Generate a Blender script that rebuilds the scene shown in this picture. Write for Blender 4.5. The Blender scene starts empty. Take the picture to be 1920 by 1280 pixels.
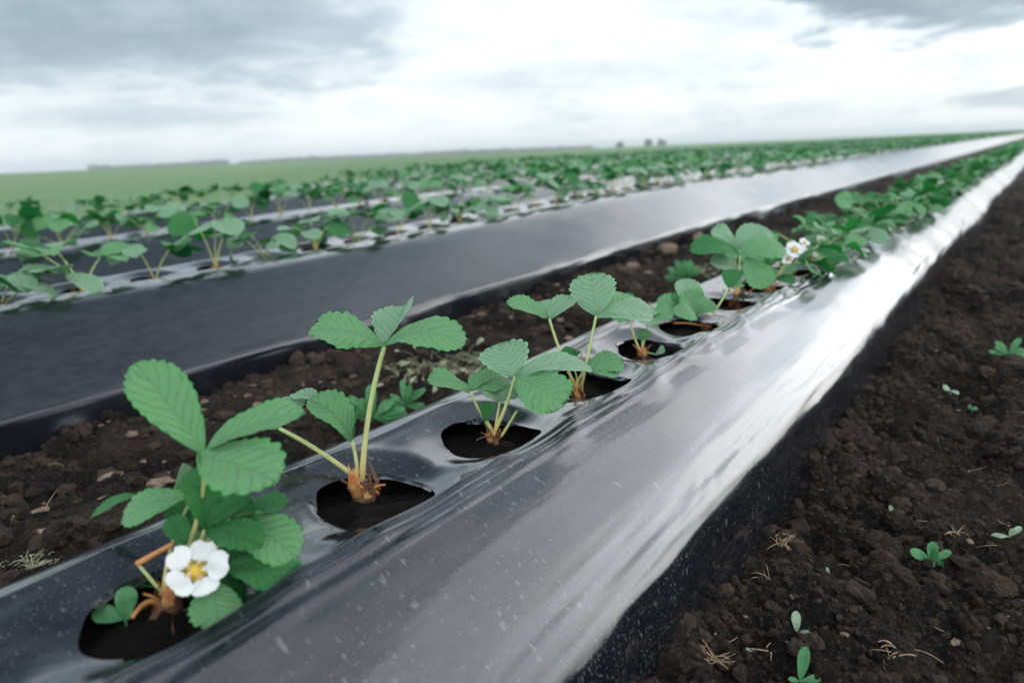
import bpy, math, random
import numpy as np
from mathutils import Vector, Matrix

# ---------------------------------------------------------------- camera, world, sun
U = 0.31                                   # metres per unit of camera height above the bed crest
CAMZ = 1.65 * U
F = 1400.0                                 # focal length in pixels of a 1920 px wide picture
sc = bpy.context.scene
col = sc.collection

def _ray(px, py): return np.array([px - 960.0, py - 640.0, F])
_h1, _h2 = _ray(0, 325), _ray(1985, 240)   # two points of the horizon; the second is where the rows vanish
_up = np.cross(_h1, _h2); _up /= np.linalg.norm(_up)
if _up[1] > 0: _up = -_up
_Y = _h2 / np.linalg.norm(_h2)
_M = np.array([np.cross(_Y, _up), _Y, _up])
CAM = np.array([0, 0, CAMZ])
FW, RT, DN = _M @ np.array([0, 0, 1.0]), _M @ np.array([1.0, 0, 0]), _M @ np.array([0, 1.0, 0])

cd = bpy.data.cameras.new('camera'); cam = bpy.data.objects.new('camera', cd); col.objects.link(cam)
cd.sensor_width = 36.0; cd.lens = F / 1920 * 36.0
cd.clip_start = 0.02; cd.clip_end = 9000
cd.dof.use_dof = True; cd.dof.focus_distance = 0.88; cd.dof.aperture_fstop = 4.0; cd.dof.aperture_blades = 0
m4 = Matrix.Identity(4)
for i in range(3):
    m4[i][0], m4[i][1], m4[i][2], m4[i][3] = RT[i], -DN[i], -FW[i], CAM[i]
cam.matrix_world = m4
sc.camera = cam

SUN_AZ, SUN_EL = math.radians(32), math.radians(24)      # azimuth clockwise from +Y
sd = bpy.data.lights.new('sun', 'SUN'); sun = bpy.data.objects.new('sun', sd); col.objects.link(sun)
sd.energy = 0.5; sd.angle = math.radians(58); sd.color = (1.0, 0.975, 0.95)
sv = Vector((math.sin(SUN_AZ) * math.cos(SUN_EL), math.cos(SUN_AZ) * math.cos(SUN_EL), math.sin(SUN_EL)))
sun.rotation_euler = sv.to_track_quat('Z', 'Y').to_euler()
sun.location = (3, 6, 8)

vs = sc.view_settings
vs.view_transform = 'Standard'; vs.look = 'None'; vs.gamma = 1; vs.use_curve_mapping = False
vs.exposure = 0.80

class NT:
    """small helper round a node tree"""
    def __init__(s, nt): s.nt = nt; nt.nodes.clear()
    def n(s, kind, _in=None, **kw):
        nd = s.nt.nodes.new(kind)
        for k, v in kw.items(): setattr(nd, k, v)
        for k, v in (_in or {}).items():
            sk = nd.inputs[k]
            if isinstance(v, bpy.types.NodeSocket): s.nt.links.new(v, sk)
            elif isinstance(v, bpy.types.Node): s.nt.links.new(v.outputs[0], sk)
            else:
                if sk.type == 'RGBA' and len(v) == 3: v = (*v, 1)
                sk.default_value = v
        return nd
    def m(s, op, a, b=0.0, c=0.0, clamp=False):
        return s.n('ShaderNodeMath', {0: a, 1: b, 2: c}, operation=op, use_clamp=clamp).outputs[0]
    def mix(s, f, a, b, t='MIX'):
        nd = s.n('ShaderNodeMix', data_type='RGBA', blend_type=t)
        for idx, v in ((0, f), (6, a), (7, b)):
            sk = nd.inputs[idx]
            if isinstance(v, bpy.types.NodeSocket): s.nt.links.new(v, sk)
            else: sk.default_value = v if idx == 0 else ((*v, 1) if len(v) == 3 else v)
        return nd.outputs[2]
    def ramp(s, f, stops, interp='LINEAR'):
        nd = s.n('ShaderNodeValToRGB', {0: f}); cr = nd.color_ramp; cr.interpolation = interp
        while len(cr.elements) < len(stops): cr.elements.new(0.5)
        for e, (p, c) in zip(cr.elements, stops):
            e.position = p; e.color = (c, c, c, 1) if not hasattr(c, '__len__') else (*c, 1)
        return nd.outputs[0]
    def noise(s, vec, scale, detail=4, rough=0.55, dist=0.0, out=0):
        return s.n('ShaderNodeTexNoise', {'Vector': vec, 'Scale': scale, 'Detail': detail, 'Roughness': rough, 'Distortion': dist}).outputs[out]
    def mapv(s, vec, scale=(1, 1, 1), loc=(0, 0, 0), rot=(0, 0, 0)):
        return s.n('ShaderNodeMapping', {'Vector': vec, 'Scale': scale, 'Location': loc, 'Rotation': rot}).outputs[0]

world = bpy.data.worlds.new('World'); sc.world = world; world.use_nodes = True
w = NT(world.node_tree)
dirv = w.n('ShaderNodeTexCoord').outputs['Generated']
sx = w.n('ShaderNodeSeparateXYZ', {0: dirv})
DX, DY, DZ = sx.outputs
el = w.m('MULTIPLY', w.m('ARCSINE', DZ), 57.2958)
az = w.m('MULTIPLY', w.m('ARCTAN2', DX, DY), 57.2958)
# cloud sheet seen in perspective: divide by height so that it flattens towards the horizon
den = w.m('ADD', w.m('MAXIMUM', DZ, 0.0), 0.13)
cv = w.n('ShaderNodeCombineXYZ', {0: w.m('DIVIDE', DX, den), 1: w.m('DIVIDE', DY, den), 2: 0.0}).outputs[0]
n_big = w.noise(cv, 0.62, 6, 0.55, 0.3)
n_mid = w.noise(w.mapv(cv, loc=(3.1, 7.7, 2.0)), 1.9, 7, 0.6, 0.4)
n_puff = w.noise(w.mapv(dirv, (1.0, 1.0, 2.1), (4.2, 0.6, 1.3)), 7.0, 6, 0.55, 0.25)
n_fine = w.noise(w.mapv(cv, loc=(13.1, 1.7, 5.0)), 5.5, 6, 0.6)
def blob(a0, e0, ra, re_, wob=0.9):
    x = w.m('DIVIDE', w.m('SUBTRACT', az, a0), ra); y = w.m('DIVIDE', w.m('SUBTRACT', el, e0), re_)
    d = w.m('SQRT', w.m('ADD', w.m('MULTIPLY', x, x), w.m('MULTIPLY', y, y)))
    d = w.m('ADD', d, w.m('MULTIPLY', w.m('SUBTRACT', n_mid, 0.5), wob * 2.2))
    d = w.m('ADD', d, w.m('MULTIPLY', w.m('SUBTRACT', n_puff, 0.5), wob * 2.0))
    return w.m('SUBTRACT', 1.0, w.m('SMOOTHSTEP' if False else 'MULTIPLY', d, 1.0), clamp=True)
def soft(v, lo, hi):
    return w.n('ShaderNodeMapRange', {0: v, 1: lo, 2: hi, 3: 0.0, 4: 1.0}, interpolation_type='SMOOTHSTEP').outputs[0]
dark = w.m('MULTIPLY', soft(blob(-62, 9.4, 25, 6.6, 0.6), 0.0, 0.75), 0.72)                      # big grey cloud, upper left
dark = w.m('MAXIMUM', dark, w.m('MULTIPLY', soft(blob(-7.5, 9.0, 12, 3.4), 0.0, 0.5), 0.9))   # grey cloud, upper right
dark = w.m('MAXIMUM', dark, w.m('MULTIPLY', soft(blob(-60, 3.2, 13, 1.5), 0.0, 0.9), 0.34))    # streaks low on the left
dark = w.m('MAXIMUM', dark, w.m('MULTIPLY', soft(blob(-2, 2.0, 6, 0.9), 0.0, 0.6), 0.45))
dark = w.m('MAXIMUM', dark, w.m('MULTIPLY', soft(blob(-30, 5.0, 16, 1.6), 0.0, 0.8), 0.22))
gen = soft(n_big, 0.46, 0.68)                                         # the rest of the overcast
dark = w.m('MAXIMUM', dark, w.m('MULTIPLY', gen, w.m('ADD', 0.12, w.m('MULTIPLY', soft(el, 9.0, 20.0), 0.5))))
west = w.m('MULTIPLY', soft(w.m('MULTIPLY', az, -1.0), -12.0, 48.0), soft(el, 24.0, 42.0))      # the deck is heavier high on the left
dark = w.m('ADD', dark, w.m('MULTIPLY', west, 0.75), clamp=True)
tone = w.m('ADD', dark, w.m('ADD', w.m('ADD', w.m('MULTIPLY', w.m('SUBTRACT', n_mid, 0.47), 0.50), w.m('MULTIPLY', w.m('SUBTRACT', n_puff, 0.46), 0.95)), w.m('MULTIPLY', w.m('SUBTRACT', n_fine, 0.5), 0.16)), clamp=True)
cloud = w.ramp(tone, [(0.0, (0.94, 0.965, 0.98)), (0.16, (0.80, 0.86, 0.895)), (0.42, (0.50, 0.60, 0.67)), (1.0, (0.19, 0.265, 0.33))])
# the cloud deck is brighter round the hidden sun
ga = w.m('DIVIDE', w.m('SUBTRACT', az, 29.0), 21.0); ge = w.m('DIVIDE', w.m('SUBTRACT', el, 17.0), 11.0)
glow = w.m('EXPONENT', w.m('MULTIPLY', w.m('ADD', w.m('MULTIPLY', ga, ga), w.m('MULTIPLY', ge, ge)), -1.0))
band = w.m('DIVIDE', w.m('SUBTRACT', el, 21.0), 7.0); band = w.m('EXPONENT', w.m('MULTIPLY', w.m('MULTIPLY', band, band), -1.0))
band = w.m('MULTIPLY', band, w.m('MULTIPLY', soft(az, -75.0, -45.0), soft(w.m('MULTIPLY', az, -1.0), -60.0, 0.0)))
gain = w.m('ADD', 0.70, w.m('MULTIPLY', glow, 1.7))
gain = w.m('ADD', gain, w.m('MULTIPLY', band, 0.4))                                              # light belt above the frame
gain = w.m('ADD', gain, w.m('MULTIPLY', soft(w.m('MULTIPLY', DY, -1.0), -0.35, 0.55), 1.2))       # added sky brightness, unseen behind the camera, to light the leaves
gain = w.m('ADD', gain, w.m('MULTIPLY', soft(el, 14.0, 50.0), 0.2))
nish = w.n('ShaderNodeTexSky', sky_type='NISHITA', sun_disc=False)
nish.sun_elevation = SUN_EL; nish.sun_rotation = SUN_AZ; nish.altitude = 100; nish.air_density = 1.0; nish.dust_density = 2.0
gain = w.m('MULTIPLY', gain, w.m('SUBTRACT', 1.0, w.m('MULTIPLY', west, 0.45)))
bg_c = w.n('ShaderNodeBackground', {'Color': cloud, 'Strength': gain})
bg_n = w.n('ShaderNodeBackground', {'Color': nish.outputs[0], 'Strength': 0.08})
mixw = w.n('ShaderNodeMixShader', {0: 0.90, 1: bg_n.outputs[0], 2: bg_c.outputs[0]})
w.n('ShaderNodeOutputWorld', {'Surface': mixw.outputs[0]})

# ---------------------------------------------------------------- noise and mesh helpers
def _hash(ix, iy, seed):
    h = (ix.astype(np.int64) * 374761393 + iy.astype(np.int64) * 668265263 + seed * 1442695041) & 0xFFFFFFFF
    h = ((h ^ (h >> 13)) * 1274126177) & 0xFFFFFFFF
    h = h ^ (h >> 16)
    return (h & 0xFFFFFF) / float(0xFFFFFF)
def vnoise(x, y, seed=0):
    ix, iy = np.floor(x), np.floor(y); fx, fy = x - ix, y - iy
    ix = ix.astype(np.int64); iy = iy.astype(np.int64)
    u, v = fx * fx * fx * (fx * (fx * 6 - 15) + 10), fy * fy * fy * (fy * (fy * 6 - 15) + 10)
    a, b = _hash(ix, iy, seed), _hash(ix + 1, iy, seed); c, d = _hash(ix, iy + 1, seed), _hash(ix + 1, iy + 1, seed)
    return (a * (1 - u) + b * u) * (1 - v) + (c * (1 - u) + d * u) * v - 0.5
def fbm(x, y, seed=0, oct=4, gain=0.5):
    r = np.zeros(np.broadcast(x, y).shape); a = 1.0; c, s = math.cos(0.6), math.sin(0.6)
    for o in range(oct):
        r = r + a * vnoise(x, y, seed + o * 17); a *= gain
        x, y = (x * c - y * s) * 2.03 + 5.1, (x * s + y * c) * 2.03 + 9.7
    return r
def cells(x, y, seed=0):
    ix, iy = np.floor(x).astype(np.int64), np.floor(y).astype(np.int64)
    best = np.full(np.broadcast(x, y).shape, 9.0)
    for dx in (-1, 0, 1):
        for dy in (-1, 0, 1):
            px = ix + dx + _hash(ix + dx, iy + dy, seed); py = iy + dy + _hash(ix + dx, iy + dy, seed + 7)
            best = np.minimum(best, (px - x) ** 2 + (py - y) ** 2)
    return np.sqrt(best)
def sstep(x, a, b):
    t = np.clip((x - a) / (b - a), 0, 1); return t * t * (3 - 2 * t)

def mesh_np(name, V, quads=None, tris=None, uv=None, mats=(), smooth=True, matidx=None, parent=None, link=True):
    me = bpy.data.meshes.new(name)
    V = np.asarray(V, np.float32).reshape(-1, 3)
    q = np.zeros((0, 4), np.int32) if quads is None or len(quads) == 0 else np.asarray(quads, np.int32)
    t = np.zeros((0, 3), np.int32) if tris is None or len(tris) == 0 else np.asarray(tris, np.int32)
    me.vertices.add(len(V)); me.vertices.foreach_set('co', V.ravel())
    loops = np.concatenate([q.ravel(), t.ravel()]).astype(np.int32)
    tot = np.concatenate([np.full(len(q), 4), np.full(len(t), 3)]).astype(np.int32)
    st = np.concatenate([[0], np.cumsum(tot)[:-1]]).astype(np.int32)
    me.loops.add(len(loops)); me.loops.foreach_set('vertex_index', loops)
    me.polygons.add(len(tot)); me.polygons.foreach_set('loop_start', st); me.polygons.foreach_set('loop_total', tot)
    me.polygons.foreach_set('use_smooth', np.full(len(tot), smooth, bool))
    if matidx is not None: me.polygons.foreach_set('material_index', np.asarray(matidx, np.int32))
    if uv is not None:
        l = me.uv_layers.new(name='uv'); l.data.foreach_set('uv', np.asarray(uv, np.float32)[loops].ravel())
    for m in mats: me.materials.append(m)
    me.update(calc_edges=True); me.validate()
    ob = bpy.data.objects.new(name, me)
    if parent: ob.parent = parent
    if link: col.objects.link(ob)
    return ob
def grid_quads(n, m):
    i = np.arange(n * m).reshape(n, m)
    return np.stack([i[:-1, :-1], i[:-1, 1:], i[1:, 1:], i[1:, :-1]], -1).reshape(-1, 4)

class MB:
    """collects pieces of geometry for ONE mesh object"""
    def __init__(s): s.V = []; s.Q = []; s.T = []; s.uv = []; s.qm = []; s.tm = []; s.k = 0
    def add(s, V, quads=None, tris=None, uv=None, mat=0):
        V = np.asarray(V, float).reshape(-1, 3)
        s.V.append(V); s.uv.append(np.zeros((len(V), 2)) if uv is None else np.asarray(uv).reshape(-1, 2))
        if quads is not None and len(quads): s.Q.append(np.asarray(quads) + s.k); s.qm += [mat] * len(quads)
        if tris is not None and len(tris): s.T.append(np.asarray(tris) + s.k); s.tm += [mat] * len(tris)
        s.k += len(V)
    def build(s, name, mats, parent=None, smooth=True, link=True):
        return mesh_np(name, np.concatenate(s.V), np.concatenate(s.Q) if s.Q else None, np.concatenate(s.T) if s.T else None,
                       np.concatenate(s.uv), mats, smooth, s.qm + s.tm, parent, link)

def unit(v): v = np.asarray(v, float); return v / (np.linalg.norm(v) + 1e-12)
def bezier(p0, p1, p2, n):
    t = np.linspace(0, 1, n)[:, None]
    return (1 - t) ** 2 * np.asarray(p0) + 2 * t * (1 - t) * np.asarray(p1) + t * t * np.asarray(p2)
def tube(mb, P, r0, r1, sides=8, mat=0, cap=True):
    P = np.asarray(P, float); n = len(P)
    T = np.gradient(P, axis=0); T /= np.linalg.norm(T, axis=1)[:, None] + 1e-12
    a = np.array([0.3, 0.2, 0.93]); V = []
    R = np.linspace(r0, r1, n) if np.isscalar(r0) else np.asarray(r0)
    for i in range(n):
        s = unit(np.cross(T[i], a) if abs(T[i] @ a) < 0.95 else np.cross(T[i], [1, 0, 0])); b = np.cross(T[i], s)
        th = np.arange(sides) / sides * 2 * np.pi
        V.append(P[i] + R[i] * (np.cos(th)[:, None] * s + np.sin(th)[:, None] * b))
    V = np.concatenate(V); k = np.arange(n - 1)[:, None] * sides; j = np.arange(sides)
    q = np.stack([k + j, k + (j + 1) % sides, k + sides + (j + 1) % sides, k + sides + j], -1).reshape(-1, 4)
    tr = []
    if cap:
        V = np.concatenate([V, P[:1], P[-1:]])
        for j in range(sides):
            tr.append((n * sides, (j + 1) % sides, j)); tr.append((n * sides + 1, (n - 1) * sides + j, (n - 1) * sides + (j + 1) % sides))
    uv = np.zeros((len(V), 2)); uv[:n * sides, 1] = np.repeat(np.linspace(0, 1, n), sides)
    if cap: uv[-1, 1] = 1
    mb.add(V, q, tr, uv, mat)
def hairs(mb, P, r, n, ln, rng, mat=0):
    P = np.asarray(P); k = rng.uniform(0.08, 0.97, n) * (len(P) - 1); i = k.astype(int)
    base = P[i] + (P[i + 1] - P[i]) * (k - i)[:, None]; T = P[i + 1] - P[i]; T /= np.linalg.norm(T, axis=1)[:, None]
    d = rng.normal(size=(n, 3)); d -= (d * T).sum(1)[:, None] * T; d /= np.linalg.norm(d, axis=1)[:, None]
    s = np.cross(T, d) * 0.00022
    L = ln * rng.uniform(0.5, 1.0, n)[:, None]
    a = base + d * r * 0.8
    V = np.stack([a - s, a + s, a + d * L + T * L * 0.25], 1).reshape(-1, 3)
    mb.add(V, None, np.arange(3 * n).reshape(-1, 3), None, mat)

def tag(o, label=None, cat=None, group=None, kind=None):
    for k, v in (('label', label), ('category', cat), ('group', group), ('kind', kind)):
        if v: o[k] = v
    return o
def empty(name, loc, rz=0.0, s=1.0):
    o = bpy.data.objects.new(name, None); o.location = loc; o.rotation_euler = (0, 0, rz); o.scale = (s, s, s)
    o.empty_display_size = 0.05; col.objects.link(o); return o
def copy_tree(o, parent=None):
    c = o.copy(); col.objects.link(c)
    if parent: c.parent = parent
    for ch in list(o.children): copy_tree(ch, c)
    return c

# ---------------------------------------------------------------- materials
def mat(name):
    m = bpy.data.materials.new(name); m.use_nodes = True
    return m, NT(m.node_tree)

def film_material(name, splash):
    m, t = mat(name)
    uv = t.n('ShaderNodeUVMap').outputs[0]                      # u across the bed, v along it, in metres
    # dried splashes and dust: short streaks down the slope
    def specks(sc_u, sc_v, size, keep, loc):
        v = t.mapv(uv, (sc_u, sc_v, 1), loc)
        v = t.n('ShaderNodeVectorMath', {0: v, 1: t.n('ShaderNodeVectorMath', {0: t.noise(v, 1.7, 2, 0.5, 0, 1), 1: (0.7, 0.7, 0)}, operation='MULTIPLY').outputs[0]}, operation='ADD').outputs[0]
        vo = t.n('ShaderNodeTexVoronoi', {'Vector': v, 'Scale': 1.0, 'Randomness': 1.0}, voronoi_dimensions='2D')
        rnd = t.n('ShaderNodeSeparateColor', {0: vo.outputs['Color']}).outputs
        rad = t.m('MULTIPLY', rnd[1], size)
        d = t.n('ShaderNodeMapRange', {0: vo.outputs['Distance'], 1: rad, 2: t.m('MULTIPLY', rad, 0.45), 3: 0.0, 4: 1.0}).outputs[0]
        return t.m('MULTIPLY', d, t.m('LESS_THAN', rnd[0], keep))
    s1 = specks(85, 170, 0.30, 0.35, (0, 0, 0))
    s2 = specks(260, 520, 0.34, 0.4, (3.3, 1.7, 0))
    gn = t.n('ShaderNodeSeparateXYZ', {0: t.n('ShaderNodeNewGeometry').outputs['True Normal']})
    steep = t.n('ShaderNodeMapRange', {0: t.m('ABSOLUTE', gn.outputs[2]), 1: 0.75, 2: 0.40, 3: 0.0, 4: 1.0}).outputs[0]
    s4 = specks(150, 330, 0.34, 0.5, (1.3, 9.7, 0))
    s3 = specks(34, 60, 0.24, 0.16, (7.3, 5.7, 0))
    patch = t.ramp(t.noise(t.mapv(uv, (9, 5, 1)), 1.0, 4, 0.6), [(0.40, 0.0), (0.62, 1.0)])
    sp = t.m('MAXIMUM', t.m('MULTIPLY', s1, 0.34 * splash), t.m('MULTIPLY', s2, 0.34 * splash))
    sp = t.m('MAXIMUM', t.m('MULTIPLY', sp, t.m('ADD', 0.35, t.m('MULTIPLY', patch, 0.65))), t.m('MULTIPLY', s3, 0.26 * splash))
    dust = t.noise(t.mapv(uv, (45, 20, 1)), 1.0, 5, 0.65)
    film_dust = t.m('MULTIPLY', t.ramp(dust, [(0.35, 0.0), (0.75, 1.0)]), 0.05)
    sp = t.m('MAXIMUM', sp, t.m('MULTIPLY', s4, t.m('MULTIPLY', t.m('MULTIPLY', steep, t.m('ADD', 0.25, t.m('MULTIPLY', patch, 0.75))), 0.34 * splash)))
    film_dust = t.m('MULTIPLY', film_dust, t.m('SUBTRACT', 1.0, t.m('MULTIPLY', steep, 0.8)))
    cover = t.m('MAXIMUM', t.m('MULTIPLY', sp, 0.75), film_dust)
    colr = t.mix(cover, (0.004, 0.005, 0.008), (0.40, 0.40, 0.41))
    rough = t.m('ADD', 0.11, t.m('MULTIPLY', t.noise(t.mapv(uv, (14, 5, 1)), 1.0, 3, 0.5), 0.14))
    rough = t.m('ADD', rough, t.m('MULTIPLY', cover, 0.35))
    h = t.m('ADD', t.m('MULTIPLY', t.noise(t.mapv(uv, (70, 7, 1)), 1.0, 3, 0.5), 1.0), t.m('MULTIPLY', t.noise(t.mapv(uv, (160, 150, 1)), 1.0, 2, 0.5), 0.22))
    bump = t.n('ShaderNodeBump', {'Height': h, 'Strength': 0.06, 'Distance': 0.004})
    p = t.n('ShaderNodeBsdfPrincipled', {'Base Color': colr, 'Roughness': rough, 'IOR': 1.55, 'Specular Tint': (0.86, 0.89, 1.0, 1), 'Normal': bump.outputs[0],
            'Coat Weight': 0.6, 'Coat Roughness': 0.08, 'Coat IOR': 1.55, 'Coat Normal': bump.outputs[0]})
    t.n('ShaderNodeOutputMaterial', {'Surface': p.outputs[0]})
    return m

def leaf_material(name, dark, light, under, trans, seed, gloss=0.14):
    m, t = mat(name)
    uv = t.n('ShaderNodeUVMap').outputs[0]; s = t.n('ShaderNodeSeparateXYZ', {0: uv})
    a = t.m('ABSOLUTE', t.m('SUBTRACT', t.m('MULTIPLY', s.outputs[0], 2.0), 1.0)); v = s.outputs[1]
    vw = t.m('ADD', v, t.m('MULTIPLY', t.m('SUBTRACT', t.noise(t.n('ShaderNodeTexCoord').outputs['Object'], 45.0, 3), 0.5), 0.22))
    ph = t.m('MULTIPLY', t.m('SUBTRACT', vw, t.m('MULTIPLY', a, 0.30)), 8.0)
    fr = t.m('ABSOLUTE', t.m('SUBTRACT', t.m('FRACT', ph), 0.5))        # 0 on a side vein
    vein = t.m('SUBTRACT', 1.0, t.m('MULTIPLY', fr, 9.0), clamp=True)
    mid = t.m('SUBTRACT', 1.0, t.m('MULTIPLY', a, 22.0), clamp=True)
    vein = t.m('MAXIMUM', t.m('MULTIPLY', vein, 0.8), mid)
    ob = t.n('ShaderNodeTexCoord').outputs['Object']
    n1 = t.ramp(t.noise(ob, 38.0, 4, 0.6), [(0.3, 0.0), (0.7, 1.0)]); n2 = t.noise(ob, 420.0, 3, 0.6)
    oi = t.n('ShaderNodeObjectInfo').outputs['Random']
    f = t.m('ADD', t.m('MULTIPLY', n1, 0.8), t.m('MULTIPLY', t.m('SUBTRACT', oi, 0.5), 1.0), clamp=True)
    c = t.mix(f, dark, light)
    c = t.mix(t.m('MULTIPLY', t.m('MAXIMUM', t.m('MULTIPLY', vein, 0.75), mid), 0.38), c, tuple(min(1, x * 2.0 + 0.008) for x in light))
    c = t.mix(t.m('MULTIPLY', t.m('SUBTRACT', n2, 0.45, clamp=True), 0.9), c, tuple(x * 1.8 + 0.006 for x in light))
    back = t.n('ShaderNodeNewGeometry').outputs['Backfacing']
    c = t.mix(back, c, under)
    c = t.mix(t.m('MULTIPLY', t.m('SUBTRACT', t.m('MULTIPLY', a, 10.0), 9.0, clamp=True), 0.75), c, tuple(x * 1.6 + 0.025 for x in light))
    h = t.m('ADD', t.m('MULTIPLY', t.m('SUBTRACT', 1.0, vein), 1.1), t.m('ADD', t.m('MULTIPLY', fr, 0.9), t.m('MULTIPLY', n2, 0.5)))
    bump = t.n('ShaderNodeBump', {'Height': h, 'Strength': 0.65, 'Distance': 0.0013})
    p = t.n('ShaderNodeBsdfPrincipled', {'Base Color': c, 'Roughness': 0.5, 'IOR': 1.45, 'Specular IOR Level': gloss, 'Normal': bump.outputs[0],
             'Sheen Weight': gloss * 0.4, 'Sheen Roughness': 0.45, 'Sheen Tint': (0.85, 1.0, 0.88, 1)})
    tr = t.n('ShaderNodeBsdfTranslucent', {'Color': t.mix(0.5, c, trans), 'Normal': bump.outputs[0]})
    mx = t.n('ShaderNodeMixShader', {0: 0.25, 1: p.outputs[0], 2: tr.outputs[0]})
    t.n('ShaderNodeOutputMaterial', {'Surface': mx.outputs[0]})
    return m

def simple(name, base, rough=0.6, var=0.25, scale=60.0, trans=0.0, c2=None, bump=0.3, bdist=0.001, spec=0.4):
    m, t = mat(name)
    ob = t.n('ShaderNodeTexCoord').outputs['Object']
    n1 = t.noise(ob, scale, 5, 0.6)
    c2 = c2 or tuple(x * (1 + 2 * var) for x in base)
    c = t.mix(t.ramp(n1, [(0.3, 0.0), (0.7, 1.0)]), tuple(x * (1 - var) for x in base), c2)
    b = t.n('ShaderNodeBump', {'Height': t.noise(ob, scale * 4, 4, 0.6), 'Strength': bump, 'Distance': bdist})
    p = t.n('ShaderNodeBsdfPrincipled', {'Base Color': c, 'Roughness': rough, 'Normal': b.outputs[0], 'Specular IOR Level': spec})
    sh = p.outputs[0]
    if trans:
        tr = t.n('ShaderNodeBsdfTranslucent', {'Color': c})
        sh = t.n('ShaderNodeMixShader', {0: trans, 1: sh, 2: tr.outputs[0]}).outputs[0]
    t.n('ShaderNodeOutputMaterial', {'Surface': sh})
    return m

def stalk_material():
    m, t = mat('leaf_stalk_green')
    s = t.n('ShaderNodeSeparateXYZ', {0: t.n('ShaderNodeUVMap').outputs[0]}); ob = t.n('ShaderNodeTexCoord').outputs['Object']
    n = t.noise(ob, 180, 4, 0.6)
    c = t.ramp(s.outputs[1], [(0.0, (0.60, 0.24, 0.08)), (0.14, (0.56, 0.48, 0.16)), (0.45, (0.46, 0.53, 0.19)), (1.0, (0.34, 0.50, 0.18))])
    c = t.mix(t.m('MULTIPLY', n, 0.5), c, (0.58, 0.58, 0.30))
    p = t.n('ShaderNodeBsdfPrincipled', {'Base Color': c, 'Roughness': 0.5})
    tr = t.n('ShaderNodeBsdfTranslucent', {'Color': c})
    t.n('ShaderNodeOutputMaterial', {'Surface': t.n('ShaderNodeMixShader', {0: 0.15, 1: p.outputs[0], 2: tr.outputs[0]}).outputs[0]})
    return m

def soil_material(name, lo, hi, dry):
    m, t = mat(name)
    g = t.n('ShaderNodeNewGeometry'); ob = g.outputs['Position']
    n0 = t.noise(ob, 3.0, 4, 0.6); n1 = t.noise(ob, 22.0, 6, 0.65); n2 = t.noise(ob, 170.0, 6, 0.7); n3 = t.noise(ob, 700.0, 3, 0.6)
    c = t.mix(t.ramp(n1, [(0.35, 0.0), (0.68, 1.0)]), lo, hi)
    d = t.m('ADD', t.m('MULTIPLY', t.ramp(n0, [(0.45, 0.0), (0.66, 1.0)]), 0.55), t.m('MULTIPLY', t.ramp(n2, [(0.52, 0.0), (0.66, 1.0)]), 0.75), clamp=True)
    c = t.mix(t.m('MULTIPLY', d, 0.75), c, dry)
    c = t.mix(t.m('MULTIPLY', g.outputs['Random Per Island'], 0.5), c, dry) if 'clod' in name else c
    h = t.m('ADD', t.m('MULTIPLY', n2, 1.0), t.m('MULTIPLY', n3, 0.35))
    b = t.n('ShaderNodeBump', {'Height': h, 'Strength': 1.0, 'Distance': 0.011})
    p = t.n('ShaderNodeBsdfPrincipled', {'Base Color': c, 'Roughness': 0.95, 'Normal': b.outputs[0], 'Specular IOR Level': 0.2})
    t.n('ShaderNodeOutputMaterial', {'Surface': p.outputs[0]})
    return m

def field_material():
    m, t = mat('field_green')
    pos = t.n('ShaderNodeNewGeometry').outputs['Position']
    n1 = t.noise(t.mapv(pos, (0.25, 0.05, 1), rot=(0, 0, 0.3)), 1.0, 5, 0.6); n2 = t.noise(pos, 0.018, 4, 0.6); n3 = t.noise(pos, 7.0, 4, 0.7)
    c = t.mix(t.ramp(n1, [(0.35, 0.0), (0.65, 1.0)]), (0.075, 0.145, 0.06), (0.12, 0.20, 0.095))
    c = t.mix(t.ramp(n2, [(0.4, 0.0), (0.7, 0.8)]), c, (0.22, 0.31, 0.16))
    c = t.mix(t.m('MULTIPLY', n3, 0.35), c, (0.08, 0.17, 0.055))
    b = t.n('ShaderNodeBump', {'Height': n3, 'Strength': 0.6, 'Distance': 0.06})
    p = t.n('ShaderNodeBsdfPrincipled', {'Base Color': c, 'Roughness': 0.8, 'Normal': b.outputs[0], 'Specular IOR Level': 0.2})
    t.n('ShaderNodeOutputMaterial', {'Surface': p.outputs[0]})
    return m

FILM = film_material('black_film', 1.0); FILM_CLEAN = film_material('black_film_clean', 0.12)
LEAF = leaf_material('strawberry_leaf', (0.002, 0.060, 0.011), (0.018, 0.215, 0.036), (0.13, 0.29, 0.13), (0.04, 0.36, 0.05), 0)
LEAF_Y = leaf_material('young_leaf', (0.001, 0.055, 0.013), (0.003, 0.130, 0.028), (0.04, 0.16, 0.05), (0.03, 0.34, 0.04), 1)
LEAF_P = leaf_material('pale_leaf', (0.035, 0.18, 0.066), (0.15, 0.35, 0.175), (0.18, 0.32, 0.19), (0.12, 0.34, 0.09), 2, 0.35)
STALK = stalk_material()
CROWN = simple('crown_orange', (0.70, 0.10, 0.035), 0.5, 0.25, 110, 0.25, (0.70, 0.46, 0.17))
ROOT = simple('root_brown', (0.10, 0.045, 0.025), 0.8, 0.4, 120)
BROWN = simple('dry_stalk', (0.34, 0.15, 0.05), 0.6, 0.35, 80)
PETAL = simple('petal_white', (0.80, 0.80, 0.79), 0.55, 0.04, 50, 0.25, (0.84, 0.84, 0.83), 0.1)
YOLK = simple('flower_yellow', (0.80, 0.44, 0.035), 0.6, 0.25, 300, 0.1, (0.85, 0.62, 0.13), 0.8)
SEEDG = simple('seedling_green', (0.055, 0.22, 0.075), 0.45, 0.25, 60, 0.25, (0.10, 0.30, 0.11))
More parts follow.
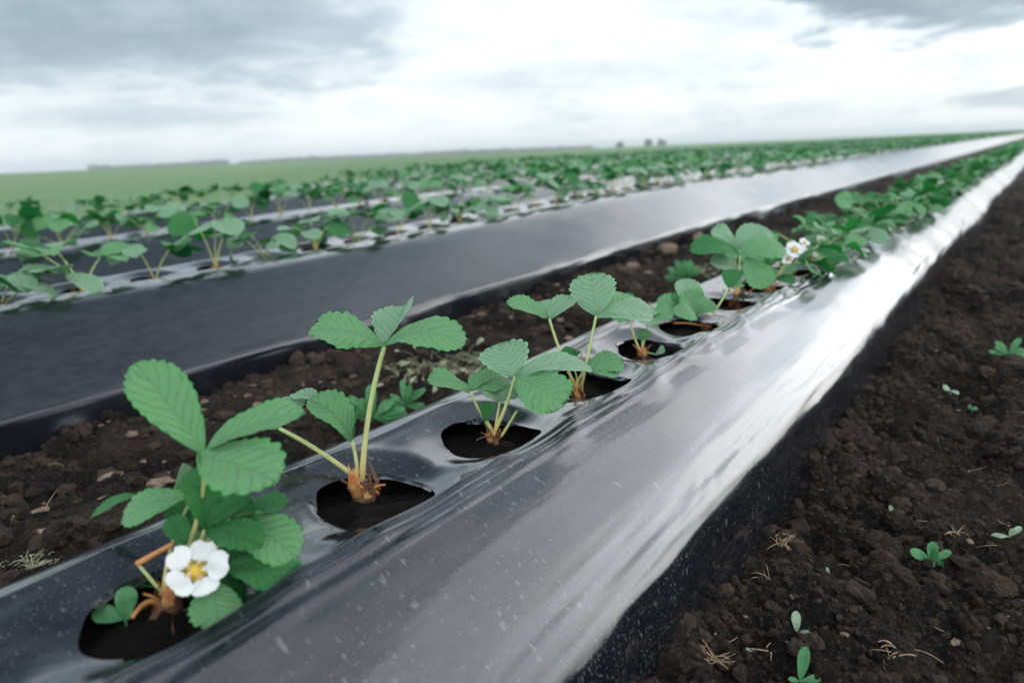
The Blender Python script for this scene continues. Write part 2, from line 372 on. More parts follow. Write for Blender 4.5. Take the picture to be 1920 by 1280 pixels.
SEEDP = simple('seedling_pale', (0.24, 0.38, 0.22), 0.5, 0.2, 60, 0.25, (0.40, 0.50, 0.36))
DRYW = simple('dried_weed', (0.30, 0.31, 0.17), 0.8, 0.3, 60, 0.2, (0.50, 0.50, 0.33))
STRAW = simple('straw', (0.32, 0.20, 0.11), 0.7, 0.4, 120, 0.1, (0.55, 0.40, 0.26))
SOIL = soil_material('soil', (0.0036, 0.0029, 0.0025), (0.013, 0.0093, 0.0074), (0.105, 0.072, 0.052))
CLOD = soil_material('soil_clod', (0.0038, 0.003, 0.0026), (0.0165, 0.0115, 0.009), (0.125, 0.086, 0.064))
SOILD = soil_material('soil_dark', (0.004, 0.0034, 0.003), (0.011, 0.008, 0.0065), (0.02, 0.014, 0.011))
CHIP = simple('chip_brown', (0.12, 0.075, 0.052), 0.9, 0.45, 70, 0.0, (0.27, 0.185, 0.135), 0.6, 0.002)
FIELD = field_material()
TREE = simple('tree_foliage', (0.04, 0.065, 0.04), 0.8, 0.35, 0.4, 0.1)
BARK = simple('tree_bark', (0.08, 0.06, 0.045), 0.9, 0.3, 2.0)
TUFT = simple('grass_blade', (0.10, 0.20, 0.07), 0.7, 0.2, 2.0, 0.2, (0.15, 0.26, 0.10))

# ---------------------------------------------------------------- ground, field and far trees
PITCH = 5.08 * U                                       # from one bed to the next
BED1_R, BED1_L = -0.845 * U, -2.40 * U
def zs(x, y):
    """height of the bare soil"""
    r = np.abs(x)
    fine = 1.0 - sstep(np.hypot(x, y), 5.0, 14.0)
    h = fbm(x * 2.2, y * 2.2, 3, 3) * 0.035 + fine * (fbm(x * 11, y * 11, 11, 4, 0.6) * 0.040)
    crumb = np.clip(0.55 - cells(x * 38, y * 38, 5), -0.2, 0.6) * 0.015 * sstep(fbm(x * 6, y * 6, 23, 2), -0.25, 0.3)
    crumb2 = np.clip(0.5 - cells(x * 95, y * 95, 9), -0.3, 0.5) * 0.0065
    big = np.clip(0.5 - cells(x * 13, y * 13, 15), -0.1, 0.5) * 0.055 * sstep(fbm(x * 3, y * 3, 31, 2), 0.0, 0.4)
    h = h + fine * (crumb + crumb2 + big)
    d = x - BED1_R                                      # soil thrown up against the film
    h = h + 0.012 * np.exp(-np.clip(d, 0, 9) / 0.07) * (d > -0.05) * (0.7 + 1.6 * (vnoise(y * 7, y * 0 + 3.3, 41) + 0.2))
    h = h - 0.022 * sstep(d, 0.02, 0.4) * (1 - sstep(d, 1.0, 2.0))
    return h - 0.012
def lines(segs):
    out = [segs[0][0]]
    for a, b, s0, s1 in segs:
        x = a
        while x < b - 1e-9:
            f = (x - a) / (b - a); x = min(b, x + s0 * (s1 / s0) ** f); out.append(x)
    return np.array(out)
gx = lines([(-1800, -14, 900, 3), (-14, -1.75, 1.2, 0.07), (-1.75, -0.62, 0.009, 0.009), (-0.62, -0.34, 0.05, 0.012), (-0.34, 0.62, 0.0036, 0.0036),
            (0.62, 2.5, 0.006, 0.2), (2.5, 20, 0.4, 4), (20, 1800, 8, 900)])
gy = lines([(-40, -1, 15, 0.3), (-1, 0.3, 0.2, 0.02), (0.3, 0.55, 0.02, 0.006), (0.55, 2.3, 0.0042, 0.0042), (2.3, 9, 0.0065, 0.06), (9, 60, 0.12, 2.5), (60, 3000, 6, 700)])
GX, GY = np.meshgrid(gx, gy)
GZ = zs(GX, GY)
g = mesh_np('ground', np.stack([GX, GY, GZ], -1), grid_quads(len(gy), len(gx)), None, None, [SOIL])
tag(g, 'dark crumbly bare soil of the strawberry field', 'soil', None, 'structure')

# grass field beyond the last beds: its near edge runs obliquely away
edge = [(-4.35, -8), (-4.35, 1.0), (-5.95, 1.9), (-5.95, 5.3), (-7.5, 6.3), (-7.6, 8.3), (-9.1, 9.5), (-9.2, 11.7), (-10.7, 13), (-10.8, 16.1), (-12.4, 17.8), (-12.6, 330), (60, 345), (900, 360), (901, 2400)]
ey = np.array([e[1] for e in edge]); ex = np.array([e[0] for e in edge])
fy = lines([(-8, 12, 0.25, 0.25), (12, 60, 0.5, 3), (60, 320, 8, 30), (320, 370, 5, 5), (370, 2400, 20, 300)])
ft = np.concatenate([np.linspace(0, 6, 40), np.geomspace(6.4, 1600, 36)])
FX = np.interp(fy, ey, ex)[:, None] - ft[None, :]
FY = np.repeat(fy[:, None], len(ft), 1)
FZ = 0.05 + 0.10 * sstep(ft, 0, 0.8)[None, :] + fbm(FX * 0.8, FY * 0.8, 77, 3) * 0.05 * (1 - sstep(ft, 20, 60))[None, :] + 0 * FY
FZ[:, 0] = -0.05
f_ = mesh_np('grass_field', np.stack([FX, FY, FZ], -1), grid_quads(len(fy), len(ft)), None, None, [FIELD])
tag(f_, 'smooth green grass field behind the last beds', 'field', None, 'structure')
rng = np.random.default_rng(5)
mb = MB()
NB = 9000
by = rng.uniform(0, 1, NB) ** 1.6 * 34 + 0.2; bx = np.interp(by, ey, ex) - 0.1 - rng.uniform(0, 1, NB) ** 1.8 * (3 + by * 0.5)
bh = rng.uniform(0.02, 0.06, NB) * (1 + 0.03 * by); ba = rng.uniform(0, 6.28, NB); bw = 0.006 + 0.0012 * by
bz = 0.11 + 0 * bx
P0 = np.stack([bx - np.cos(ba) * bw, by - np.sin(ba) * bw, bz], -1); P1 = np.stack([bx + np.cos(ba) * bw, by + np.sin(ba) * bw, bz], -1)
P2 = np.stack([bx + rng.normal(0, .03, NB), by + rng.normal(0, .03, NB), bz + bh], -1)
mb.add(np.stack([P0, P1, P2], 1).reshape(-1, 3), None, np.arange(3 * NB).reshape(-1, 3))
tag(mb.build('field_grass', [TUFT]), 'short green grass along the near edge of the field', 'grass', None, 'stuff')

def pix(px, py, Z):                                     # world point seen at a pixel of the photograph, Z metres along the optical axis
    return CAM + _M @ _ray(px, py) * (Z / F)
def on_plane(px, py, z):
    r = _M @ _ray(px, py); return CAM + r * ((z - CAMZ) / r[2])
def depth(p): return float((np.asarray(p) - CAM) @ FW)
def leafy(mb, c, rx, ry, rz, n, s, rng, mat=0):
    d = rng.normal(size=(n, 3)); d /= np.linalg.norm(d, axis=1)[:, None]
    p = np.asarray(c) + d * np.array([rx, ry, rz]) * (rng.uniform(0.25, 1, n) ** 0.5)[:, None]
    a = rng.normal(size=(n, 3)) * s; b = rng.normal(size=(n, 3)) * s
    mb.add(np.stack([p - a, p + a * 0.6 + b, p + a - b * 0.5], 1).reshape(-1, 3), None, np.arange(3 * n).reshape(-1, 3), None, mat)
mb = MB(); rng = np.random.default_rng(8)
for (x0, x1, h0, h1) in ((170, 205, 9, 10), (205, 260, 6, 6), (255, 430, 6, 9), (452, 560, 3, 8), (560, 700, 8, 6), (700, 900, 6, 7), (900, 1110, 7, 5)):
    for px in np.arange(x0, x1, 4.0):
        ZZ = rng.uniform(560, 640); hor = 325 - px * (85 / 1985)
        p = pix(px, hor, ZZ); hp = h0 + (h1 - h0) * (px - x0) / (x1 - x0); h = hp * ZZ / F * rng.uniform(0.7, 1.1)
        leafy(mb, (p[0], p[1], h * 0.45), 2.2, 2.2, h * 0.55, 60, 0.5, rng)
tag(mb.build('distant_treeline', [TREE], smooth=False), 'thin dark line of far-off trees on the horizon behind the green field', 'treeline', None, 'stuff')
for px, hp, wp, lab in ((1163, 11, 9, 'smaller rounded tree alone on the horizon beyond the field'), (1216, 13, 10, 'taller rounded tree on the horizon beside a lower bush'), (1240, 9, 11, 'low bushy tree on the horizon touching a taller one')):
    ZZ = 420; p = pix(px, 325 - px * (85 / 1985), ZZ); k = ZZ / F
    t = empty('distant_tree', (p[0], p[1], 0)); tag(t, lab, 'tree', 'lone trees on the horizon')
    mb = MB(); h = hp * k
    for _ in range(7):
        leafy(mb, (rng.normal(0, wp * k * .24), rng.normal(0, wp * k * .24), h * rng.uniform(.08, .75)), wp * k * .36, wp * k * .36, h * .26, 110, 0.55, rng)
    mb.build('crown', [TREE], t, smooth=False)
    mb = MB(); tube(mb, [(0, 0, -0.3), (0.05, 0, h * .3), (0.1, 0.05, h * .7)], .22, .07, 7)
    for a in (0.4, 2.3, 4.4): tube(mb, [(0.05, 0, h * .3), (math.cos(a) * wp * k * .25, math.sin(a) * wp * k * .25, h * .6)], .1, .03, 5)
    mb.build('trunk', [BARK], t)

# ---------------------------------------------------------------- plastic covered beds
def resample(pts, n_per_m):
    P = np.array([(x * U, (1.65 - d) * U) for x, d in pts])
    # Catmull-Rom through the points
    Q = np.vstack([2 * P[0] - P[1], P, 2 * P[-1] - P[-2]]); out = []
    for i in range(1, len(Q) - 2):
        t = np.linspace(0, 1, 24, endpoint=False)[:, None]
        a, b, c, d = Q[i - 1], Q[i], Q[i + 1], Q[i + 2]
        out.append(0.5 * (2 * b + (c - a) * t + (2 * a - 5 * b + 4 * c - d) * t ** 2 + (3 * b - a - 3 * c + d) * t ** 3))
    out = np.vstack(out + [P[-1:]])
    s = np.concatenate([[0], np.cumsum(np.hypot(*np.diff(out, axis=0).T))])
    return out, s
PROF1 = [(-2.46, 1.85), (-2.32, 1.45), (-2.19, 1.15), (-2.07, 1.025), (-1.975, 0.985), (-1.87, 0.990), (-1.75, 1.012), (-1.62, 1.028), (-1.50, 1.015), (-1.43, 0.994), (-1.37, 1.0),
         (-1.28, 1.03), (-1.15, 1.095), (-1.03, 1.178), (-0.94, 1.262), (-0.905, 1.305), (-0.882, 1.35), (-0.870, 1.41), (-0.862, 1.5), (-0.853, 1.62), (-0.845, 1.75), (-0.835, 1.92)]
PROF2 = [(-8.15, 1.75), (-7.8, 1.5), (-7.4, 1.14), (-7.18, 1.0), (-7.02, 0.965), (-6.85, 0.982), (-6.7, 1.0), (-6.5, 0.985), (-6.32, 0.965), (-6.12, 0.985), (-5.95, 1.04), (-5.7, 1.16), (-5.42, 1.31), (-5.22, 1.42), (-5.14, 1.466), (-5.118, 1.479), (-5.110, 1.487), (-5.106, 1.500),
         (-5.095, 1.55), (-5.075, 1.68), (-5.05, 1.9)]
HOLES1 = [.788, 1.481, 2.084, 2.832, 3.476, 4.007, 4.747, 5.43, 6.216]
HOLES1 = [h * U for h in HOLES1] + [6.216 * U + .205 * k for k in range(1, 14)]

class Bed:
    def __init__(s, prof, holes, dx=0.0, wob=0, rise=0.0, xc=-1.62, seed=1, hr=0.055, zk=1.0):
        s.pts, s.s = resample(prof, 0); s.holes = np.array(holes); s.dx = dx; s.rise = rise; s.seed = seed; s.hr = hr; s.zk = zk
        s.xc = xc * U; s.vc = float(np.interp(s.xc, s.pts[:, 0], s.s)) if np.all(np.diff(s.pts[:, 0]) > 0) else float(s.s[np.argmin(abs(s.pts[:, 0] - s.xc) + 1e3 * (s.pts[:, 1] < 0.15))])
        t = np.gradient(s.pts, axis=0); t /= np.linalg.norm(t, axis=1)[:, None]; s.nx, s.nz = -t[:, 1], t[:, 0]
        s.L = s.s[-1]
        rd = np.random.default_rng(seed + 50); s.dents = [(0.70 + 0.30 * k + rd.uniform(-.1, .1), rd.uniform(.0003, .0010)) for k in range(12)] if seed == 1 else []
    def edge_v(s):
        z = s.pts[:, 1]; k = np.where((s.s > s.vc) & (s.nx > 0.72))[0][0]; return s.s[k]
    def pos(s, v, y, detail=True):
        X = np.interp(v, s.s, s.pts[:, 0]); Z = np.interp(v, s.s, s.pts[:, 1]); nx = np.interp(v, s.s, s.nx); nz = np.interp(v, s.s, s.nz)
        S = s.seed * 13; ve = s.edge_v()
        near = 1.0 - sstep(y, 6.0, 16.0)
        am = 1.0 if s.seed == 1 else 0.35
        low = fbm(y * 1.7, v * 2.0, S, 2) * 0.007 * am                                       # lazy swells
        d = low + near * fbm(y * 4.5, v * 9, S + 1, 2) * 0.0028 * am
        d = d + near * fbm(y * 2.6 + v * 2, v * 60, S + 2, 2) * 0.0005                     # long pull lines
        # diagonal tension folds gathering at the shoulder
        q = v - ve
        gate = sstep(vnoise(y * 2.3, y * 0 + 1.7, S + 4), -0.2, 0.22)
        d = d + near * gate * np.exp(-((q + 0.005) / 0.034) ** 2) * fbm(y * 4.5 + q * 8, q * 62, S + 3, 2, 0.5) * 0.0030
        d = d + near * np.exp(-(q / 0.06) ** 2) * vnoise(y * 2.4, v * 6, S + 5) * 0.006
        for yd, dep in s.dents:                                                          # irregular pull folds gathering at the shoulder
            g_ = np.exp(-((y - yd) / 0.06) ** 2 - ((q + 0.004) / 0.020) ** 2)
            d = d + g_ * dep * (fbm((q * 0.9 + (y - yd) * 0.34) * 75 + yd * 9, (y - yd) * 9, S + 60, 2, .6) * 1.5 - 0.35)
        d = d + near * sstep(v, ve + .02, ve + .06) * (fbm(y * 14, v * 5, S + 6, 3) * 0.006)
        # creases right of the holes
        for off, amp, wd in ((0.071, 0.0068, 0.0036), (0.082, 0.0052, 0.0030), (0.094, 0.0030, 0.0032), (-0.094, 0.0035, 0.005)):
            c = s.vc + off + vnoise(y * 3.1, y * 0 + off * 40, S + 8) * 0.012
            d = d + near * amp * np.exp(-((v - c) / wd) ** 2) * (0.45 + 1.1 * sstep(vnoise(y * 4.7, y * 0 + 9 + off * 7, S + 9), -0.3, 0.2))
        # plastic sinks round each planting hole
        for k, h in enumerate(s.holes):
            r = np.hypot(v - s.vc, y - h)
            m = r < 0.16
            if not np.any(m): continue
            rr = r[m]
            d[m] += near[m] * (-0.0045 * np.exp(-((rr - s.hr) / 0.022) ** 2) - 0.003 * (rr < s.hr) + 0.0016 * np.exp(-((rr - s.hr - .042) / .014) ** 2) * (1 + 1.5 * vnoise(y[m] * 19, v[m] * 19, S + 20)))
        d = d * sstep(v, 0.0, 0.02) if False else d
        Z2 = Z * s.zk * (1 + s.rise * sstep(y, 0.9, 4.6))
        meander = vnoise(y * 0.9, y * 0 + 4.4, S + 30) * 0.02 + vnoise(y * 2.7, y * 0 + 7.4, S + 31) * 0.012
        side = sstep(v, ve - .03, ve + .08)
        return np.stack([X + nx * d + s.dx + meander * side * near, y, Z2 + nz * d], -1)
    def build(s, name, ys_far, du, n_cell, parent=None, fm=None):
        """grid with a real round opening for every plant: each opening sits in a square cell of its own"""
        a = s.hr + 0.0125
        zl = np.linspace(s.vc - a, s.vc + a, n_cell + 1)
        left = np.linspace(0, s.vc - a, max(4, int((s.vc - a) / du)) + 1)[:-1]; right = np.linspace(s.vc + a, s.L, max(6, int((s.L - s.vc - a) / du)) + 1)[1:]
        right = np.unique(np.concatenate([right[abs(right - s.edge_v()) > .016], s.edge_v() + np.arange(-.016, .0161, .002)]))
        vv = np.concatenate([left, zl, right]); c0 = len(left)
        yy = []; cell_rows = []
        prev = s.holes[0] - a - 0.6 if len(s.holes) else 0
        for h in s.holes:
            lo, hi = h - a, h + a
            n = max(1, int(round((lo - prev) / (2 * a / n_cell))))
            yy += list(np.linspace(prev, lo, n + 1)[:-1]); cell_rows.append(len(yy)); yy += list(np.linspace(lo, hi, n_cell + 1)[:-1]); prev = hi
        yy += [prev] + [y for y in ys_far if y > prev + 0.01]
        yy = np.array(yy); n, m = len(yy), len(vv)
        VV, YY = np.meshgrid(vv, yy); Q = grid_quads(n, m); keep = np.ones((n - 1, m - 1), bool)
        for r in cell_rows: keep[r:r + n_cell, c0:c0 + n_cell] = False
        Q = Q[keep.ravel()]
        pv = [VV.ravel()]; py = [YY.ravel()]; k = n * m; extra = []
        idx = np.arange(n * m).reshape(n, m); K = 7
        rs = np.random.default_rng(s.seed)
        for r, h in zip(cell_rows, s.holes):
            blk = idx[r:r + n_cell + 1, c0:c0 + n_cell + 1]
            per = np.concatenate([blk[0, :-1], blk[:-1, -1], blk[-1, :0:-1], blk[:0:-1, 0]])
            bv, by_ = VV.ravel()[per] - s.vc, YY.ravel()[per] - h
            th = np.arctan2(by_, bv); ph = rs.uniform(0, 6.28, 3)
            R = s.hr * (1 + 0.05 * np.cos(2 * th + ph[0]) + 0.035 * np.cos(3 * th + ph[1]) + 0.02 * np.cos(5 * th + ph[2]) + 0.012 * np.cos(9 * th + ph[0])); last = per; N = len(per)
            for q in range(1, K + 1):
                f = q / K
                pv.append(s.vc + bv * (1 - f) + R * np.cos(th) * f); py.append(h + by_ * (1 - f) + R * np.sin(th) * f)
                cur = np.arange(k, k + N); k += N
                extra.append(np.stack([last, np.roll(last, -1), np.roll(cur, -1), cur], -1)); last = cur
        v = np.concatenate(pv); y = np.concatenate(py)
        P = s.pos(v, y)
        allq = np.concatenate([Q] + extra) if extra else Q
        return mesh_np(name, P, allq, None, np.stack([v, y], -1), [fm or FILM], parent=parent)

far_y = lines([(0, 8, 0.02, 0.06), (8, 60, 0.08, 2.5), (60, 330, 5, 30)])
bed1 = Bed(PROF1, HOLES1, seed=1)
b1 = bed1.build('plastic_mulch_film', far_y, 0.0038, 30)
tag(b1, 'black plastic film stretched over the nearest bed with round planting holes', 'plastic film', 'plastic films over the beds')
# darker soil of the bed, seen through the planting openings
yy = np.arange(-0.1, 5.0, 0.006); xx = np.linspace(bed1.xc - 0.085, bed1.xc + 0.085, 34)
SX, SY = np.meshgrid(xx, yy)
SZ = (1.65 - 1.028) * U - 0.026 + fbm(SX * 30, SY * 30, 51, 4, .6) * 0.014 + np.clip(.5 - cells(SX * 90, SY * 90, 52), -.2, .5) * .006
o = mesh_np('bed_soil', np.stack([SX, SY, SZ], -1), grid_quads(len(yy), len(xx)), None, None, [SOILD]); tag(o, 'dark soil of the nearest bed under its film', 'soil', None, 'structure')

H2Y = 2.99 * U
HOLES2 = [H2Y + .2015 * k for k in range(-4, 26)]
bed2 = Bed(PROF2, HOLES2, rise=0.30, xc=-6.7, seed=2, hr=0.05)
b2 = bed2.build('plastic_mulch_film', far_y, 0.011, 12, None, FILM_CLEAN)
tag(b2, 'black plastic film with broad smooth side over the second bed', 'plastic film', 'plastic films over the beds')
SX2, SY2 = np.meshgrid(np.linspace(bed2.xc - .08, bed2.xc + .08, 14), np.arange(.1, 6.2, .015))
SZ2 = (0.65 * U) * (1 + .30 * sstep(SY2, .9, 4.6)) - 0.034 + fbm(SX2 * 30, SY2 * 30, 53, 3) * .012
o = mesh_np('bed_soil', np.stack([SX2, SY2, SZ2], -1), grid_quads(*SX2.shape), None, None, [SOILD]); tag(o, 'dark soil of the second bed under its film', 'soil', None, 'structure')
ROWS = {1: (-1.62 * U, 0.2), 2: (-6.7 * U, 0.3)}
names = {3: 'third', 4: 'fourth', 5: 'fifth', 6: 'sixth', 7: 'seventh', 8: 'eighth'}
starts = {3: 0.6, 4: 1.9, 5: 5.8, 6: 8.9, 7: 12.4, 8: 17.0}
for k in range(3, 9):
    bd = Bed(PROF2, [], dx=-(k - 2) * PITCH, rise=0.30, xc=-6.7, seed=k, zk=.86)
    vv = np.linspace(0, bd.L, 70); ys = lines([(starts[k] - 0.5, 12, 0.05, 0.08), (12, 60, 0.12, 2.5), (60, 330, 5, 30)])
    VV, YY = np.meshgrid(vv, ys); P = bd.pos(VV.ravel(), YY.ravel())
    ob = mesh_np('plastic_mulch_film', P, grid_quads(len(ys), len(vv)), None, np.stack([VV.ravel(), YY.ravel()], -1), [FILM_CLEAN])
    tag(ob, 'black plastic film over the %s bed counted from the camera' % names[k], 'plastic film', 'plastic films over the beds')
    ROWS[k] = (-6.7 * U - (k - 2) * PITCH, starts[k])
def crest_z(k, y):
    if k == 1: return (1.65 - 1.02) * U
    return 0.65 * U * (.86 if k > 2 else 1.0) * (1 + 0.30 * float(sstep(np.array(y), 0.9, 4.6)))

# ---------------------------------------------------------------- strawberry plants
def leaflet_geo(L, W, fold=0.25, droop=0.15, curl=0.1, teeth=9, nt=44, ns=5, wav=0.03, seed=0, rough=0.12):
    """a toothed obovate leaflet in its own frame: x along the midrib, y across, z up"""
    rg = np.random.default_rng(seed)
    u = np.linspace(0, 1, nt); t = 0.5 - 0.5 * np.cos(np.pi * u)
    t = 0.6 * t + 0.4 * u
    wp = (t ** 0.78) * np.clip(1 - t ** 3.0, 0, 1) ** 0.58; wp /= wp.max()
    ox, oy = t * L, wp * W / 2
    dx, dy = np.gradient(ox), np.gradient(oy); ln = np.hypot(dx, dy) + 1e-9
    arc = np.concatenate([[0], np.cumsum(np.hypot(np.diff(ox), np.diff(oy)))]); arc /= arc[-1]
    ph = (arc - 0.24) / 0.76 * teeth + 0.28 * np.sin(arc * 9 + rg.uniform(0, 6)) + rg.uniform(-.3, .3)
    saw = np.where(arc > 0.24, ph % 1.0, 0.5)
    ta = rg.uniform(.65, 1.35, teeth + 4)[np.clip(np.floor(ph).astype(int) + 1, 0, teeth + 3)]
    amp = rough * W * 0.5 * sstep(arc, 0.22, 0.4) * ta
    bite = amp * (np.abs(saw - 0.62) / 0.62) ** 1.3
    ex_, ey_ = ox - (-dy / ln) * 0 - bite * (-dy / ln) * 0.0, oy
    ey_ = oy - bite * np.abs(dx / ln); ex_ = ox - bite * np.abs(dy / ln) * (arc > 0.5)
    ey_ = np.maximum(ey_, 0.0)
    s = np.linspace(-1, 1, 2 * ns + 1)
    X = ox[:, None] + (ex_ - ox)[:, None] * (np.abs(s) ** 2)[None, :]
    Yv = ey_[:, None] * s[None, :]
    tt = X / L; A = np.abs(s)[None, :]
    Z = fold * np.abs(Yv) - droop * L * tt ** 2 - curl * W * 0.5 * A ** 2.5 * (wp[:, None])
    Z = Z + rg.uniform(.003, .010) * W * np.sin(2 * np.pi * (tt - A * 0.26) * 8) * A * (1 - A * 0.4) * sstep(tt, .05, .3)
    Z = Z + 0.09 * W * fbm(tt * 3.2 + rg.uniform(0, 50), s[None, :] * 1.6 + rg.uniform(0, 50), seed, 2) * (0.25 + A)
    Z = Z + wav * W * (np.sin(tt * 7 + rg.uniform(0, 6)) * s[None, :] * 0.5 + np.sin(tt * 5.2 + rg.uniform(0, 6)) * 0.35)
    uv = np.stack([np.repeat((s * 0.5 + 0.5)[None, :], nt, 0), tt], -1)
    return np.stack([X, Yv, Z], -1), uv, grid_quads(nt, len(s))
def place(V, o, t, n):
    t = unit(t); n = unit(np.asarray(n) - t * (np.asarray(n) @ t)); s = np.cross(n, t)
    return np.asarray(o) + V[..., 0:1] * t + V[..., 1:2] * s + V[..., 2:3] * n

def flower_geo(c, n, r, rng, pet_mb, mid_mb, sepal_mb=None):
    n = unit(n); a = unit(np.cross(n, [0.3, 0.5, 0.8])); b = np.cross(n, a); off = rng.uniform(0, 6)
    for k in range(5):
        th = off + k * 2 * np.pi / 5 + rng.normal(0, .06); d = math.cos(th) * a + math.sin(th) * b; e = np.cross(n, d)
        rr, tt = np.meshgrid(np.linspace(0, 1, 8), np.linspace(-1, 1, 9), indexing='ij')
        ps = rng.uniform(.82, 1.05); wd = np.sqrt(np.clip(1 - ((rr - 0.60) / 0.45) ** 2, 0.02, 1)) * 0.47 * r * rng.uniform(.9, 1.08)
        x = (0.18 + (rr - .05 * rr * np.cos(tt * 1.2)) * 0.84 * ps) * r + .015 * r * np.sin(tt * 5 + k); z = .05 * r * np.sin(tt * 3 + rr * 4 + k * 2) + (0.10 + 0.16 * rr ** 2) * r * rng.uniform(0.2, 1.3) + 0.07 * r * tt ** 2
        V = c + x[..., None] * d + (tt * wd)[..., None] * e + (z + 0.012 * r * k)[..., None] * n
        pet_mb.add(V, grid_quads(8, 9), None, np.zeros((72, 2)))
    ph, th = np.meshgrid(np.linspace(0, np.pi / 2, 6), np.linspace(0, 2 * np.pi, 14), indexing='ij')
    V = c + (0.26 * r * np.sin(ph) * np.cos(th))[..., None] * a + (0.26 * r * np.sin(ph) * np.sin(th))[..., None] * b + (0.22 * r * np.cos(ph) + 0.05 * r)[..., None] * n
    mid_mb.add(V, grid_quads(6, 14), None, np.zeros((84, 2)))
    for k in range(22):
        th = k * 2 * np.pi / 22 + rng.normal(0, .1); d = math.cos(th) * a + math.sin(th) * b; q = rng.uniform(.24, .34) * r
        p0 = c + d * .16 * r + n * .06 * r; p1 = c + d * q + n * rng.uniform(.18, .27) * r
        tube(mid_mb, [p0, (p0 + p1) / 2 + n * .02 * r, p1], .012 * r, .012 * r, 4); tube(mid_mb, [p1 - n * .02 * r, p1, p1 + n * .03 * r], [.03 * r, .042 * r, .02 * r], 0, 5)
    if sepal_mb is not None:
        for k in range(5):
            th = off + (k + .5) * 2 * np.pi / 5; d = math.cos(th) * a + math.sin(th) * b; e = np.cross(n, d)
            V = [c + d * .05 * r - e * .08 * r, c + d * .05 * r + e * .08 * r, c + d * .5 * r + e * .13 * r - n * .05 * r, c + d * .85 * r - n * .04 * r, c + d * .5 * r - e * .13 * r - n * .05 * r]
            sepal_mb.add(V, None, [(0, 1, 2), (0, 2, 4), (4, 2, 3)])

def crown_geo(mb, c, h, r, rng, up=(0, 0, 1), n=9):
    """orange scaly crown from which the stalks rise"""
    c = np.asarray(c, float); up = unit(up)
    tube(mb, [c - up * h * .8, c - up * h * .3, c + up * h * .05, c + up * h * .3], [r * .8, r * .95, r * .7, r * .2], 0, 9, 1)
    for k in range(n + 4):
        a = k * 2.4 + rng.normal(0, .3); d = np.array([math.cos(a), math.sin(a), 0]); e = np.cross(up, d)
        b = c - up * h * rng.uniform(.2, .7) + d * r * .6; L = h * rng.uniform(.5, 1.35); wd = r * rng.uniform(.4, .85)
        m_ = b + up * L * .5 + d * r * rng.uniform(.2, .6); tp = b + up * L * 1.15 + d * r * rng.uniform(-.6, .3) + e * r * rng.normal(0, .2)
        V = [b - e * wd * .5, b + e * wd * .5, m_ - e * wd * .62, m_ + d * r * .22, m_ + e * wd * .62, tp]
        mb.add(V, None, [(0, 1, 3), (0, 3, 2), (1, 4, 3), (2, 3, 5), (3, 4, 5)], None, 0 if k % 4 else 1)
    a = -1.2 + rng.normal(0, .3); d = np.array([math.cos(a), math.sin(a), 0])                  # woody root leaning out of the soil
    tube(mb, bezier(c - up * h * .2, c + d * r * 1.2 - up * h * .35, c + d * r * 2.4 - up * h * .9, 7), [r * .55, r * .5, r * .5, r * .42, r * .4, r * .3, r * .25], 0, 7, 1)
    for k in range(5):                                                       # dried stubs of old stalks
        a = rng.uniform(0, 6.28); d = np.array([math.cos(a), math.sin(a), 0]); b = c - up * h * .3 + d * r * .4
        tube(mb, bezier(b, b + up * h * .5 + d * r * .3, b + up * h * rng.uniform(.5, 1.1) + d * r * rng.uniform(.6, 1.6), 5), r * .16, r * .08, 5, k % 2)
    for k in range(7):
        a = rng.uniform(0, 6.28); d = np.array([math.cos(a), math.sin(a), 0]); b = c - up * h * .6 + d * r * .6
        tube(mb, bezier(b, b + d * r * 1.2 + up * h * .1, b + d * r * rng.uniform(1.5, 3) - up * h * .6, 6), r * .11, r * .03, 4, 1)

UPV = np.array([0, 0, 1.0])
def stalk_obj(root, base, tip, bend, r, rng, hair=90, mats=None, name='leaf_stalk', org=None):
    base, tip = np.asarray(base, float), np.asarray(tip, float); mid = (base + tip) / 2 + np.asarray(bend, float)
    P = bezier(base, mid, tip, 14); mb = MB(); tube(mb, P - org, r * 1.15, r * .85, 8); hairs(mb, P - org, r, int(hair * 1.6), .0044, rng)
    return mb.build(name, mats or [STALK], root)

